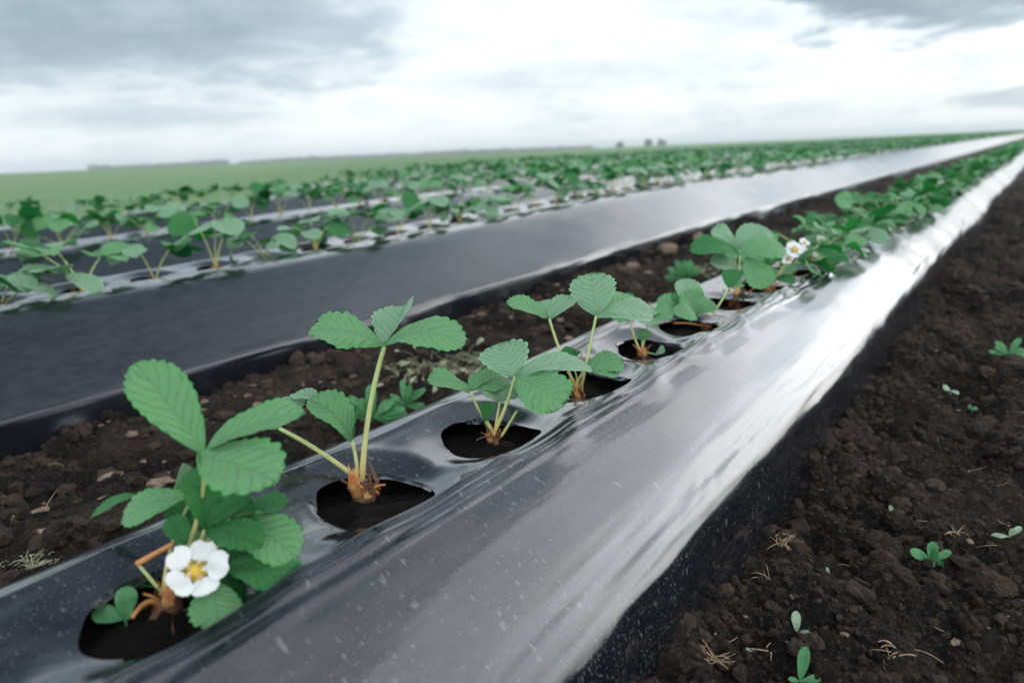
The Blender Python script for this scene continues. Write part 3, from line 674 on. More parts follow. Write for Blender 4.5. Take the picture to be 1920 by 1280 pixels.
def custom_plant(label, base_px, z0, leaves, stalks=(), flowers=(), crown=(0.018, 0.011), seed=0, group='strawberry plants in the nearest bed', crown_mats=None):
    rng = np.random.default_rng(seed)
    B = on_plane(*base_px, z0); Zb = depth(B)
    root = empty('strawberry_plant', B); tag(root, label, 'strawberry plant', group)
    mb = MB(); crown_geo(mb, (0, 0, crown[0] * .2), crown[0], crown[1], rng); mb.build('crown', crown_mats or [CROWN, ROOT], root)
    cdir = unit(CAM - B)
    def W(p): return pix(p[0], p[1], Zb + (p[2] if len(p) > 2 else 0.0))
    for lf in leaves:
        J = W(lf['joint']); S = W(lf['from']) if 'from' in lf else B + np.array([rng.normal(0, .004), rng.normal(0, .004), 0.006])
        bend = np.asarray(lf.get('bend', (0, 0, 0)), float)
        bw = RT * bend[0] - DN * bend[1] + FW * bend[2]
        st = stalk_obj(root, S, J, bw, lf.get('r', .0018), rng, lf.get('hair', 110), None, 'leaf_stalk', B)
        for q, lt in enumerate(lf['leaflets']):
            jb = W(lt['at']) if 'at' in lt else J
            tip = W(lt['tip']); wd = lt['w'] * depth(jb) / F
            a, b_, e = lt['n']; nrm = a * cdir + b_ * UPV + e * RT
            Lv = tip - jb; L = np.linalg.norm(Lv)
            V, uv, Q = leaflet_geo(L, wd, lt.get('fold', .30), 0, lt.get('curl', .10), lt.get('teeth', 8), 46, 6, lt.get('wav', .03), seed * 31 + q, lt.get('rough', .125))
            dr = lt.get('droop', .12)
            V[..., 2] += dr * L * (4 * (V[..., 0] / L) * (1 - V[..., 0] / L)) * .5                     # arched along the midrib
            Pq = place(V, jb - B, Lv, nrm)
            mesh_np('leaflet', Pq, Q, None, uv.reshape(-1, 2), [lt.get('m', LEAF)], parent=st)
    for sk in stalks:
        stalk_obj(root, W(sk['from']), W(sk['to']), RT * sk.get('bend', (0, 0))[0] - DN * sk.get('bend', (0, 0))[1], sk.get('r', .0018), rng, sk.get('hair', 40), [sk.get('m', STALK)], sk.get('name', 'stalk'), B)
    for fl in flowers:
        C_ = W(fl['at']); S = W(fl['from']) if 'from' in fl else B
        a, b_, e = fl['n']; n_ = a * cdir + b_ * UPV + e * RT
        st = stalk_obj(root, S, C_, UPV * .005, .0011, rng, 40, None, 'flower_stalk', B)
        pm, mm, sm = MB(), MB(), MB(); flower_geo(C_ - B, n_, fl['r'] * depth(C_) / F, rng, pm, mm, sm)
        pm.build('petals', [PETAL], st); mm.build('flower_centre', [YOLK], st); sm.build('sepals', [SEEDG], st, smooth=False)
    return root

def lt(tip, w, n, **k): return dict(tip=tip, w=w, n=n, **k)
ZC = (1.65 - 1.028) * U - 0.017
Yg = LEAF_Y; Pg = LEAF_P
# 1: the flowering plant at the lower left
custom_plant('strawberry plant at lower left with one open white five-petalled flower', (318, 1128), ZC, [
    dict(joint=(382, 850, -.02), bend=(.016, 0, .012), leaflets=[
        lt((252, 680, -.03), 112, (.85, .25, .25), fold=.30, droop=.10, teeth=10), lt((573, 772, .0), 96, (.52, .82, -.1), fold=.38, droop=.2), lt((520, 905, -.055), 146, (.85, .45, .1), fold=.26, droop=.10, at=(372, 852, -.022))]),
    dict(joint=(384, 992, -.01), bend=(.006, 0, 0), r=.0014, leaflets=[
        lt((364, 876, -.008), 84, (.8, .0, .5), fold=.45, m=Yg), lt((474, 914, .0), 76, (.7, .5, -.3), fold=.5, m=Yg), lt((492, 1024, -.03), 82, (.55, .8, .1), fold=.35, m=Yg)]),
    dict(joint=(362, 930, .012), bend=(-.01, .0, 0), r=.0014, leaflets=[
        lt((226, 978, -.005), 78, (.6, .75, -.1), fold=.25, droop=.3, curl=.15), lt((170, 970, .045), 40, (.4, .9, 0), fold=.3, m=Yg, at=(262, 928, .03)), lt((343, 868, .01), 40, (.3, .5, .7), fold=.5, m=Pg, at=(322, 925, .02)), lt((372, 895, .03), 50, (.9, .3, 0), fold=.3, at=(330, 925, .03), m=Yg)]),
    dict(joint=(350, 1022, -.012), r=.0011, leaflets=[lt((318, 968, -.012), 50, (.9, .2, .2), fold=.3, m=Yg)]),
    dict(joint=(432, 972, .015), bend=(.0, .01, 0), r=.0014, leaflets=[
        lt((558, 1046, -.005), 104, (.7, .6, .15), fold=.25, droop=.2), lt((545, 940, .03), 70, (.3, .9, 0), m=Yg)]),
    dict(joint=(425, 1010, .012), r=.0014, leaflets=[lt((520, 1085, .0), 90, (.6, .75, .1), m=Yg, droop=.2), lt((470, 935, .02), 80, (.5, .7, -.1), m=Yg), lt((400, 915, .02), 90, (.8, .3, .2), m=Yg)]),
    dict(joint=(372, 1005, .02), r=.0014, leaflets=[lt((330, 930, .018), 84, (.8, .3, .3), m=Yg), lt((432, 950, .03), 84, (.7, .5, -.2), m=Yg), lt((352, 905, .03), 70, (.85, .2, .1), m=LEAF)]),
    dict(joint=(395, 1040, .015), r=.0014, leaflets=[lt((470, 1120, .0), 84, (.6, .75, .1), m=Yg, droop=.2), lt((330, 1010, .01), 56, (.6, .6, .2), m=LEAF), lt((440, 1020, .02), 60, (.5, .7, -.1), m=Yg)]),
    dict(joint=(415, 1062, -.01), r=.0014, leaflets=[
        lt((580, 1110, -.02), 96, (.45, .85, .1), fold=.2, droop=.25, m=Yg), lt((412, 1180, -.055), 96, (.75, .6, 0), fold=.12, droop=.15, at=(395, 1090, -.02)), lt((505, 1040, .02), 80, (.5, .85, 0), m=Yg)]),
  ], stalks=[dict(to=(326, 1018, -.005), **{'from': (258, 1056, .0)}, r=.0022, m=BROWN, hair=10, name='dry_stalk'), dict(**{'from': (300, 1135, -.005)}, to=(248, 1158, -.03), bend=(0, .014), r=.0020, m=BROWN, hair=10, name='dry_stalk'),
             dict(**{'from': (312, 1120, -.0)}, to=(258, 1056, .0), r=.0015, m=STALK, hair=12)],
  flowers=[dict(at=(367, 1072, -.035), n=(.88, .42, .05), r=58)], seed=3)
# 2: one tall leaf, one low stalk
custom_plant('strawberry plant with one tall upright leaf and bright orange crown', (682, 925), ZC, [
    dict(joint=(721, 648, -.005), bend=(-.010, 0, 0), r=.0027, hair=260, leaflets=[
        lt((578, 622, -.02), 122, (.38, .94, -.05), fold=.24, droop=.22, curl=.16, teeth=10), lt((764, 572, .045), 96, (.45, .6, -.55), fold=.65, droop=.0, curl=.05, m=Pg), lt((874, 645, -.03), 118, (.42, .92, .1), fold=.24, droop=.32, curl=.16, teeth=10)]),
    dict(joint=(524, 803, .0), bend=(.0, .008, 0), r=.0024, hair=240, leaflets=[lt((556, 742, .035), 60, (.2, .9, 0), m=Pg), lt((450, 800, .03), 60, (.2, .9, 0))]),
    dict(joint=(660, 826, .0), bend=(.004, 0, 0), r=.0019, hair=120, leaflets=[
        lt((578, 748, -.005), 84, (.62, .45, .55), fold=.55, droop=.35, m=LEAF), lt((672, 758, .01), 46, (.5, .2, -.7), fold=.5, m=Yg), lt((548, 738, .03), 60, (.1, .9, .2), m=Pg, at=(610, 760, .02), fold=.3)]),
  ], crown=(.030, .014), seed=7)
# 3
custom_plant('compact strawberry plant with broad flat leaf spread to the right over its hole', (925, 822), ZC, [
    dict(joint=(966, 706, -.01), bend=(.004, .0, 0), r=.0021, hair=150, leaflets=[
        lt((934, 645, .02), 104, (.55, .8, -.05), fold=.16, droop=.05, curl=.05, m=Pg), lt((1108, 686, .03), 84, (.28, .95, 0), fold=.25, droop=.2, m=Pg), lt((1058, 762, -.045), 116, (.62, .78, .12), fold=.20, droop=.12, teeth=10)]),
    dict(joint=(882, 733, .0), bend=(-.006, 0, 0), r=.0018, hair=140, leaflets=[
        lt((800, 711, -.005), 70, (.30, .95, 0), fold=.3, droop=.2, curl=.15), lt((908, 702, .03), 44, (.4, .9, 0)), lt((948, 706, .04), 66, (.6, .7, .1), fold=.2, m=LEAF)]),
    dict(joint=(937, 752, .005), r=.0016, hair=90, leaflets=[lt((902, 738, -.005), 46, (.3, .95, 0), m=Pg), lt((966, 727, .01), 50, (.45, .9, 0), fold=.2, m=Pg), lt((940, 728, .03), 44, (.4, .9, 0), m=Pg)]),
    dict(joint=(910, 790, -.01), r=.0012, hair=30, leaflets=[lt((908, 752, -.01), 34, (.8, .2, .5), fold=.6, m=Yg)]),
  ], stalks=[dict(**{'from': (940, 818, -.006)}, to=(969, 770, -.006), r=.0016, hair=60), dict(**{'from': (928, 820, -.01)}, to=(893, 826, -.015), bend=(0, .006), r=.0010, m=ROOT, hair=0, name='root_strand')],
  crown=(.014, .0085), seed=11)
# 4
custom_plant('strawberry plant holding one round leaf upright on reddish stalk', (1083, 742), ZC, [
    dict(joint=(1118, 592, -.005), bend=(.0, 0, 0), r=.0022, hair=160, leaflets=[
        lt((1108, 511, .01), 92, (.85, .3, -.1), fold=.14, droop=-.08, curl=.0, m=Pg), lt((1226, 590, -.01), 86, (.32, .95, .05), fold=.18, droop=.25, m=Pg), lt((1190, 556, .06), 70, (.4, .9, 0))]),
    dict(joint=(1030, 597, .0), bend=(-.006, .0, 0), r=.0020, hair=150, leaflets=[
        lt((948, 568, -.01), 74, (.26, .97, 0), fold=.30, droop=.16), lt((1076, 556, .02), 64, (.2, .95, -.2), fold=.3, droop=.1, m=Pg), lt((1010, 565, .04), 60, (.3, .9, 0), m=Pg)]),
    dict(joint=(1096, 692, -.02), bend=(-.003, 0, 0), r=.0015, hair=60, leaflets=[
        lt((1168, 674, -.01), 70, (.45, .85, .0), fold=.12, droop=.15), lt((1160, 702, -.03), 56, (.25, .6, .3), fold=.3, droop=.15), lt((1010, 684, -.035), 78, (.22, .97, 0), fold=.2, droop=.2, m=Pg)]),
    dict(joint=(1072, 672, .0), r=.0011, hair=30, leaflets=[lt((1050, 660, .0), 34, (.6, .6, 0), fold=.5, m=Yg, wav=.14), lt((1078, 655, .01), 30, (.6, .6, 0), fold=.5, m=Yg, wav=.14)]),
  ], stalks=[dict(**{'from': (1092, 735, -.01)}, to=(1090, 658, -.012), r=.0010, m=BROWN, hair=10, name='dry_stalk')], crown=(.026, .0085), seed=13)
# 5
custom_plant('small strawberry plant with two thin stalks in a wide dark hole', (1205, 664), ZC, [
    dict(joint=(1182, 600, .0), bend=(-.004, 0, 0), r=.0018, hair=60, leaflets=[lt((1160, 552, .03), 50, (.7, .6, 0), m=Yg), lt((1232, 578, .02), 60, (.3, .95, 0), m=Pg), lt((1145, 598, .0), 46, (.3, .9, 0))]),
    dict(joint=(1214, 600, -.005), bend=(.003, 0, 0), r=.0018, hair=60, leaflets=[lt((1262, 586, -.01), 62, (.4, .92, 0), fold=.2), lt((1306, 590, -.0), 66, (.35, .92, .1), fold=.15, at=(1256, 586, -.005)), lt((1228, 612, -.04), 60, (.25, .95, 0), m=Pg)]),
    dict(joint=(1204, 640, -.006), r=.0012, hair=10, leaflets=[lt((1206, 615, -.01), 32, (.8, .3, .3), fold=.4, m=LEAF)]),
    dict(joint=(1228, 664, -.02), r=.001, hair=10, leaflets=[lt((1248, 658, -.03), 26, (.5, .8, 0), fold=.4, m=Pg)]),
  ], crown=(.017, .009), seed=17)
# 6
custom_plant('strawberry plant with bright green young leaf and slanting pale stalk', (1325, 612), ZC, [
    dict(joint=(1366, 540, .02), bend=(.004, 0, 0), r=.0017, hair=50, leaflets=[lt((1376, 505, .03), 40, (.6, .7, 0), m=Yg), lt((1388, 530, .03), 40, (.4, .9, 0))]),
    dict(joint=(1308, 590, -.0), r=.0018, hair=40, leaflets=[lt((1282, 548, .0), 62, (.7, .5, .3), fold=.5, m=LEAF), lt((1338, 566, .0), 54, (.7, .4, -.4), fold=.5), lt((1272, 542, .03), 56, (.6, .6, .3), fold=.3, m=Yg)]),
    dict(joint=(1300, 596, .0), bend=(0, .004, 0), r=.0018, hair=40, leaflets=[lt((1232, 560, .02), 50, (.5, .8, 0), fold=.3), lt((1282, 522, .04), 52, (.7, .5, .2), fold=.4, m=Pg)], **{'from': (1318, 606, 0)}),
  ], stalks=[dict(**{'from': (1320, 612, -.01)}, to=(1262, 606, -.012), bend=(0, .006), r=.0018, m=BROWN, hair=10, name='dry_stalk')], crown=(.018, .013), seed=19)
# 7
custom_plant('taller strawberry plant with three big rounded leaves over an orange crown', (1380, 566), ZC, [
    dict(joint=(1388, 478, -.01), bend=(-.006, 0, 0), r=.0019, hair=40, leaflets=[lt((1292, 470, -.01), 66, (.42, .9, 0), fold=.2, droop=.3, m=Yg), lt((1473, 466, -.01), 74, (.55, .85, 0), fold=.2, droop=.2), lt((1434, 542, -.04), 62, (.75, .6, .25), fold=.2, droop=.1, at=(1398, 482, -.012))]),
    dict(joint=(1380, 470, .04), r=.0018, hair=30, leaflets=[lt((1332, 432, .03), 60, (.5, .85, 0), m=Pg), lt((1440, 428, .05), 76, (.5, .85, 0), m=Pg), lt((1345, 452, .02), 60, (.5, .9, 0))]),
    dict(joint=(1392, 512, .0), r=.0015, hair=30, leaflets=[lt((1330, 492, .0), 60, (.35, .9, 0), m=Pg), lt((1420, 505, .04), 50, (.4, .9, 0))]),
  ], crown=(.030, .019), seed=23)
# 8
custom_plant('low strawberry plant with white flower cluster and dark leaf lying to the right', (1440, 546), ZC, [
    dict(joint=(1455, 522, -.01), r=.0016, hair=20, leaflets=[lt((1492, 526, -.02), 46, (.35, .9, .1), fold=.2, m=Yg), lt((1470, 508, .02), 44, (.4, .9, 0)), lt((1428, 516, .0), 44, (.4, .9, 0))]),
    dict(joint=(1432, 500, .02), r=.0016, hair=20, leaflets=[lt((1400, 470, .02), 60, (.5, .85, 0)), lt((1462, 470, .04), 60, (.5, .85, 0), m=Yg), lt((1455, 495, .0), 50, (.4, .9, 0))]),
  ], flowers=[dict(at=(1490, 470, -.02), n=(.7, .6, .1), r=20), dict(at=(1508, 456, -.01), n=(.6, .7, .3), r=11), dict(at=(1478, 486, -.02), n=(.8, .4, -.2), r=11)], crown=(.02, .014), seed=29)

# plants made by kind, then copied along the rows
def make_plant(seed, n_leaf, h, spread, n_fl, lush, joined=False, nt=20, pale=.3, blade=1.28):
    rng = np.random.default_rng(seed)
    root = None if joined else empty('strawberry_plant', (0, 0, 0)); J = MB()
    M5 = [STALK, LEAF, LEAF_Y, LEAF_P, CROWN, ROOT, PETAL, YOLK]
    mb = J if joined else MB()
    if joined: tube(J, [(0, 0, -.01), (0, 0, .012), (0, 0, .02)], [.011, .010, .004], 0, 6, 4)
    else: crown_geo(mb, (0, 0, .004), .019, .011, rng); mb.build('crown', [CROWN, ROOT], root)
    for k in range(n_leaf):
        a = k * 2.399 + rng.normal(0, .3); hh = h * rng.uniform(.55, 1.1); sp = spread * rng.uniform(.35, 1.1)
        tip = np.array([math.cos(a) * sp, math.sin(a) * sp, hh]); d = unit([math.cos(a), math.sin(a), rng.uniform(-.5, .8)])
        P = bezier((0, 0, .004), (tip[0] * .3, tip[1] * .3, hh * .62), tip, 8)
        smb = J if joined else MB(); tube(smb, P, .0021, .0015, 6 if not joined else 4, 0, not joined)
        if not joined: hairs(smb, P, .0018, 30, .0026, rng)
        st = None if joined else smb.build('leaf_stalk', [STALK], root)
        L = rng.uniform(.046, .068) * (1.08 if lush else blade); side = unit(np.cross(UPV, d)); mi = rng.choice([1, 2, 3], p=[.6 - pale * .6, .4 - pale * .4, pale])
        for q, (ang, sc_) in enumerate(((0, 1.0), (1.25, .92), (-1.25, .92))):
            dd = unit(d * math.cos(ang) + side * math.sin(ang) + UPV * rng.normal(0.0, .28))
            V, uv, Q = leaflet_geo(L * sc_, L * sc_ * rng.uniform(.78, .95), rng.uniform(.15, .65), rng.uniform(.0, .45), rng.uniform(.05, .25), 7, nt, 3, .04, seed * 100 + k * 3 + q)
            Pq = place(V, tip, dd, UPV + d * rng.uniform(-.7, .4) + side * rng.normal(0, .35))
            if joined: J.add(Pq, Q, None, uv, int(mi))
            else: mesh_np('leaflet', Pq, Q, None, uv.reshape(-1, 2), [M5[mi]], parent=st)
    for k in range(n_fl):
        a = rng.uniform(0, 6.28); sp = spread * rng.uniform(.4, .9); c = np.array([math.cos(a) * sp, math.sin(a) * sp, h * rng.uniform(.6, 1.0)])
        P = bezier((0, 0, .004), (c[0] * .3, c[1] * .3, c[2] * .7), c, 8)
        n_ = UPV * .6 + unit([c[0], c[1], 0]) * .5 + np.array([.3, -.5, .1])
        if joined:
            pm = MB(); flower_geo(c, n_, .015, rng, pm, MB())
            J.add(np.concatenate(pm.V), np.concatenate(pm.Q), None, None, 6)
        else:
            smb = MB(); tube(smb, P, .0012, .001, 6); st = smb.build('flower_stalk', [STALK], root)
            pm, mm = MB(), MB(); flower_geo(c, n_, .015, rng, pm, mm); pm.build('petals', [PETAL], st); mm.build('flower_centre', [YOLK], st)
    return J.build('strawberry_plant', M5, None, link=False) if joined else root

rnd = random.Random(4)
G1 = 'strawberry plants in the nearest bed'
lush = [make_plant(100 + i, (7, 8, 9, 8)[i], .082, .100, (2, 1, 0, 1)[i], True, pale=.12) for i in range(4)]
sparse = [make_plant(200 + i, (3, 4, 4, 3, 4)[i], (.115, .10, .09, .12, .085)[i], (.075, .085, .08, .06, .09)[i], 0, False, pale=.5) for i in range(5)]
lush_j = [make_plant(300 + i, (8, 9, 9)[i], .085, .10, (1, 0, 1)[i], True, True, 12, .15) for i in range(3)]
sparse_j = [make_plant(400 + i, (4, 5, 4, 4)[i], (.115, .10, .10, .12)[i], (.08, .09, .08, .07)[i], 0, False, True, 12, .5) for i in range(4)]
used = set()
def put(proto, k, y, label, group, s=1.0):
    z = crest_z(k, y) - .018; x = ROWS[k][0] + rnd.uniform(-.015, .015)
    if proto.type == 'MESH':
        o = proto.copy(); col.objects.link(o)
    elif proto.name not in used:
        used.add(proto.name); o = proto
    else: o = copy_tree(proto)
    o.location = (x, y, z); o.rotation_euler = (0, 0, rnd.uniform(0, 6.28)); o.scale = (s, s, s)
    tag(o, label, 'strawberry plant', group); return o
ordn = ['first', 'second', 'third', 'fourth', 'fifth', 'sixth', 'seventh', 'eighth', 'ninth', 'tenth', 'eleventh', 'twelfth']
N = 8
for i, h in enumerate(HOLES1[8:18]):
    lab = ('bushy strawberry plant right behind the cluster of white flowers' if i == 0 else 'bushy strawberry plant, %s one beyond the white flower cluster in the nearest bed' % ordn[i - 1])
    put(lush[i % 4], 1, h, lab, G1, rnd.uniform(.95, 1.15)); N += 1
y = HOLES1[17]
while y < 11.5:
    y += .205; put(rnd.choice(lush_j), 1, y, 'small blurred bushy strawberry plant far along the nearest bed', 'far strawberry plants of the nearest bed', rnd.uniform(.85, 1.15)); N += 1
last_y = {1: y}
for i in range(-3, 25):
    y = H2Y + .2015 * i + rnd.uniform(-.01, .01)
    lab = {0: 'strawberry plant with hanging leaf, left of the wide black hole in the second bed', 1: 'strawberry plant on a pale thick stalk beside the wide black hole in second bed'}.get(i, None)
    if lab is None: lab = 'strawberry plant at the left picture edge of the second bed' if i < 0 else ('strawberry plant in the second bed, %s one right of the wide black hole' % ordn[i - 1] if i < 9 else 'blurred strawberry plant in the farther middle of the second bed')
    put(sparse[(i * 3 + 7) % 5], 2, y, lab, 'strawberry plants in the second bed', rnd.uniform(1.0, 1.35)); N += 1
while y < 9.5:
    y += .2015; put(rnd.choice(sparse_j), 2, y, 'tiny blurred strawberry plant far along the second bed', 'far strawberry plants of the second bed', rnd.uniform(.95, 1.25)); N += 1
last_y[2] = y
for k, ymax in ((3, 9.3), (4, 9.9), (5, 12.5), (6, 13.5), (7, 16.5)):
    y = ROWS[k][1]
    while y < ymax and N < 296:
        y += .2015; put(rnd.choice(sparse_j), k, y + rnd.uniform(-.02, .02), 'blurred strawberry plant standing in the %s bed' % names[k], 'strawberry plants in the %s bed' % names[k], rnd.uniform(1.05, 1.4) if k == 3 else rnd.uniform(.95, 1.25)); N += 1
    last_y[k] = y
print('individual plants', N)
# the plants beyond: too many to count
mb = MB(); rng = np.random.default_rng(12)
for k in range(1, 9):
    y = last_y.get(k, ROWS[k][1])
    while y < 190:
        y += .2015 if y < 45 else (.5 if y < 90 else 1.2)
        g_ = 1.0 if y < 45 else (1.5 if y < 90 else 2.2); hgt = .10 * rng.uniform(.8, 1.2) * (1.0 if k > 1 else 1.05)
        n = 16 if y < 22 else 10; c = np.array([ROWS[k][0], y, crest_z(k, y)])
        a = rng.uniform(0, 6.28, n); rr = rng.uniform(.1, 1, n) ** .6 * .10 * g_
        p = c + np.stack([np.cos(a) * rr, np.sin(a) * rr, hgt * rng.uniform(.35, 1.0, n)], -1)
        s_ = .032 * g_ ** .5; A = rng.normal(size=(n, 3)) * s_; A[:, 2] *= .45; Bv = rng.normal(size=(n, 3)) * s_; Bv[:, 2] *= .45
        mb.add(np.stack([p - A, p + Bv, p + A, p - Bv], 1).reshape(-1, 3), np.arange(4 * n).reshape(-1, 4), None, np.tile([[.5, .1], [.8, .5], [.5, .9], [.2, .5]], (n, 1)), int(rng.choice([0, 1, 2], p=[.34, .16, .5])))
tag(mb.build('distant_strawberry_plants', [LEAF, LEAF_Y, LEAF_P], smooth=False), 'dense green rows of tiny strawberry plants running to the horizon', 'strawberry plants', None, 'stuff')

# ---------------------------------------------------------------- weeds, litter and clods on the soil
def soil_at(x, y): return float(zs(np.array([[x]]), np.array([[y]]))[0, 0])
def soil_px(px, py, z=0.0):
    p = on_plane(px, py, z)
    for _ in range(4): p = on_plane(px, py, soil_at(p[0], p[1]))
    return p
def weed(px, label, leaves, mat_, size_px, seed, stem=.25, z=None, name='weed_seedling', cat='weed', group='weed seedlings on the soil'):
    rng = np.random.default_rng(seed); B = soil_px(*px) if z is None else on_plane(*px, z); k = depth(B) / F
    root = empty(name, B); tag(root, label, cat, group); c = unit(CAM - B)
    H = size_px * stem * k
    mb = MB(); tube(mb, bezier((0, 0, -.004), (.001, 0, H * .5), (0, 0, H), 5), .0011, .0008, 5); mb.build('stem', [mat_], root)
    for (dx, dy, l, wd) in leaves:
        d = RT * dx - DN * dy + c * rng.uniform(-.05, .35); L = size_px * l * k
        V, uv, Q = leaflet_geo(L, L * wd, .25, .15, .1, 3, 16, 3, .05, seed + int(l * 100), .0)
        n_ = c * .8 + UPV * .6
        mesh_np('leaf', place(V, (0, 0, H), d, n_), Q, None, uv.reshape(-1, 2), [mat_], parent=root)
    return root
def rosette(n, rng, up=.3, thin=1.0): return [(math.cos(a), abs(math.sin(a)) * .9 * up * 2 - .15, rng.uniform(.5, 1.0), rng.uniform(.32, .5) * thin) for a in rng.uniform(0, 6.28, n)]
def dried_weed(px, label, size_px, seed):
    rng = np.random.default_rng(seed); p = soil_px(*px); k = depth(p) / F; L = size_px * k; mb = MB()
    for _ in range(100):
        a = rng.uniform(0, 6.28); c = np.array([math.cos(a), math.sin(a), 0]) * L * rng.uniform(0, .8); d = unit([*rng.normal(size=2), rng.normal(0, .25)])
        P = bezier(c + UPV * .003, c + d * L * .25 + UPV * L * rng.uniform(0, .3), c + d * L * rng.uniform(.3, .6) + UPV * rng.uniform(0, .006), 6)
        tube(mb, P, rng.uniform(.0005, .0012), .0004, 4, 0, False)
        if rng.uniform() < .6:
            l = L * rng.uniform(.12, .26); V, uv, Q = leaflet_geo(l, l * .5, .4, .4, .3, 3, 10, 2, .12, int(rng.integers(1e6)), .05)
            mb.add(place(V, P[-1], d + rng.normal(0, .3, 3), UPV + rng.normal(0, .5, 3)), Q, None, uv)
    o = mb.build('dried_weed', [DRYW]); o.location = p; tag(o, label, 'weed', 'weeds between the beds'); return o
R5 = np.random.default_rng(21)
weed((1676, 972), 'pale three-leaved seedling on the soil right of the bed', [(-.3, .9, 1, .34), (.9, .1, 1, .3), (-.25, -.7, .8, .4)], SEEDP, 24, 31, .2)
weed((1745, 1062), 'largest bright green weed seedling on the right soil', [(-.8, .5, 1, .5), (.1, .9, .9, .5), (.9, .55, 1, .36), (.7, -.2, .8, .5), (-.5, -.5, .7, .6), (.2, -.7, .7, .6), (.1, .2, .8, .6)], SEEDG, 42, 32, .25)
weed((1800, 1064), 'small pale two-leaved seedling beside the largest green weed', [(-.8, .4, .9, .5), (.9, .45, 1.2, .42)], SEEDP, 24, 33, .1)
weed((1494, 1190), 'small upright pale green seedling low on the right soil', [(-.05, 1, 1, .42), (.9, .1, .6, .4)], SEEDP, 40, 34, .1)
weed((1500, 1282), 'tall pointed green seedling at the bottom picture edge', [(.15, 1, 1, .34), (.95, .2, .6, .4), (-.7, .2, .4, .4)], SEEDG, 64, 35, .1)
weed((1892, 1008), 'pale wilted seedling at the right picture edge', [(-.9, .1, 1, .35), (.7, .6, .9, .4), (.2, .3, .6, .6)], SEEDP, 32, 36, .1)
weed((1782, 736), 'little white-green seedling higher up on the right soil', [(-.7, .5, .9, .6), (.8, -.2, .8, .5)], SEEDP, 20, 37, .2)
weed((1822, 772), 'tiny dark green sprout near the right edge', [(-.4, .6, .8, .8), (.7, .3, .8, .8)], SEEDG, 14, 38, .3)
weed((1890, 672), 'leafy green weed on the far right soil', rosette(16, R5, .3, .7), SEEDG, 40, 39, .2)
weed((1408, 1222), 'tiny pale sprout beside straw close to the film', [(-.7, .3, .8, .8), (.8, .2, .8, .6)], SEEDP, 13, 40, .2)
weed((1556, 1078), 'tiny white-green leaf scrap upright on dark soil', [(-.4, .9, 1, .4)], SEEDP, 16, 41, .1)
weed((700, 795), 'green leafy weed behind the tall leaf plant between the beds', rosette(26, R5, .35, .7), SEEDG, 66, 42, .2, name='weed', group='weeds between the beds')
weed((760, 770), 'smaller green weed right of the leafy weed between the beds', rosette(22, R5, .3, .7), SEEDG, 52, 43, .2, name='weed', group='weeds between the beds')
dried_weed((800, 695), 'pale dried weed lying between the beds', 92, 44)
dried_weed((880, 680), 'second pale dried weed lying toward the upper bed', 84, 45)
weed((1290, 525), 'green weed between the beds behind the young bright leaf', rosette(20, R5, .25, .7), SEEDG, 46, 46, .1, name='weed', group='weeds between the beds')
dried_weed((1300, 512), 'yellowish low weed patch near the reddish clods', 50, 47)
dried_weed((60, 1070), 'pale dried grass weed at the left picture edge', 70, 48)
weed((238, 1180), 'two-leaved weed seedling growing in the flowering plant hole', [(.05, 1, 1.0, .62), (-.75, .22, .95, .62), (.3, .3, .35, .6)], SEEDG, 62, 49, .35, z=ZC - .006)
weed((300, 1112), 'pale drooping weed shoot reaching left out of the flowering plant hole', [(-1, .05, .62, .14)], SEEDG, 150, 50, .1, z=ZC)

# clods: displaced lumps, far too many to count
def lumps(n, xr, yr, smin, smax, seed, pw=2.2, flat=.7, sub=2):
    rng = np.random.default_rng(seed); import bmesh
    bm = bmesh.new(); bmesh.ops.create_icosphere(bm, subdivisions=sub, radius=1.0); bv = np.array([v.co[:] for v in bm.verts]); bf = np.array([[v.index for v in f.verts] for f in bm.faces]); bm.free()
    var = []
    for q in range(10):
        f = 1 + .8 * fbm(bv[:, 0] * 1.6 + q * 7 + bv[:, 2], bv[:, 1] * 1.3 + bv[:, 2] * .8, seed + q, 3, .6); var.append(bv * f[:, None] * rng.uniform(.65, 1.25, 3))
    mb = MB()
    x = rng.uniform(*xr, n); y = yr[0] + (yr[1] - yr[0]) * rng.uniform(0, 1, n) ** 1.5
    s = smin + (smax - smin) * rng.uniform(0, 1, n) ** pw
    z = zs(x, y)
    V = []; T = []
    for i in range(n):
        a = rng.uniform(0, 6.28); c_, s_ = math.cos(a), math.sin(a); b = var[i % 10] * s[i]
        if flat < 1: b = b * np.array([1, 1, flat])
        V.append(np.stack([b[:, 0] * c_ - b[:, 1] * s_ + x[i], b[:, 0] * s_ + b[:, 1] * c_ + y[i], b[:, 2] + z[i] + s[i] * .25], -1)); T.append(bf + i * len(bv))
    return np.concatenate(V), np.concatenate(T)
mb = MB()
for args in ((26000, (-.25, .75), (.5, 2.2), .0010, .0050, 61, 3.2, .8, 1), (3200, (-.25, .8), (.5, 2.8), .003, .009, 67, 2.4, .75, 2), (900, (-.24, .75), (.5, 3.4), .006, .020, 62, 2.6, .75, 3), (2600, (-1.62, -.76), (.1, 4.0), .003, .019, 63, 2.6), (160, (-.2, .9), (2.0, 6.0), .01, .03, 64), (70, (-.2, .7), (.6, 3.0), .012, .032, 69, 1.6, .65, 3), (600, (-.266, -.2), (.5, 3.6), .002, .014, 70, 2.4, .85, 2), (260, (-1.60, -1.52), (.3, 7.0), .006, .024, 71, 2.0, .8, 2), (150, (-1.6, -.8), (2.0, 7.0), .012, .035, 65)):
    V, T = lumps(*args); mb.add(V, None, T)
tag(mb.build('soil_clods', [CLOD], smooth=False), 'crumbs and clods of dark earth lying on the soil', 'soil clods', None, 'stuff')
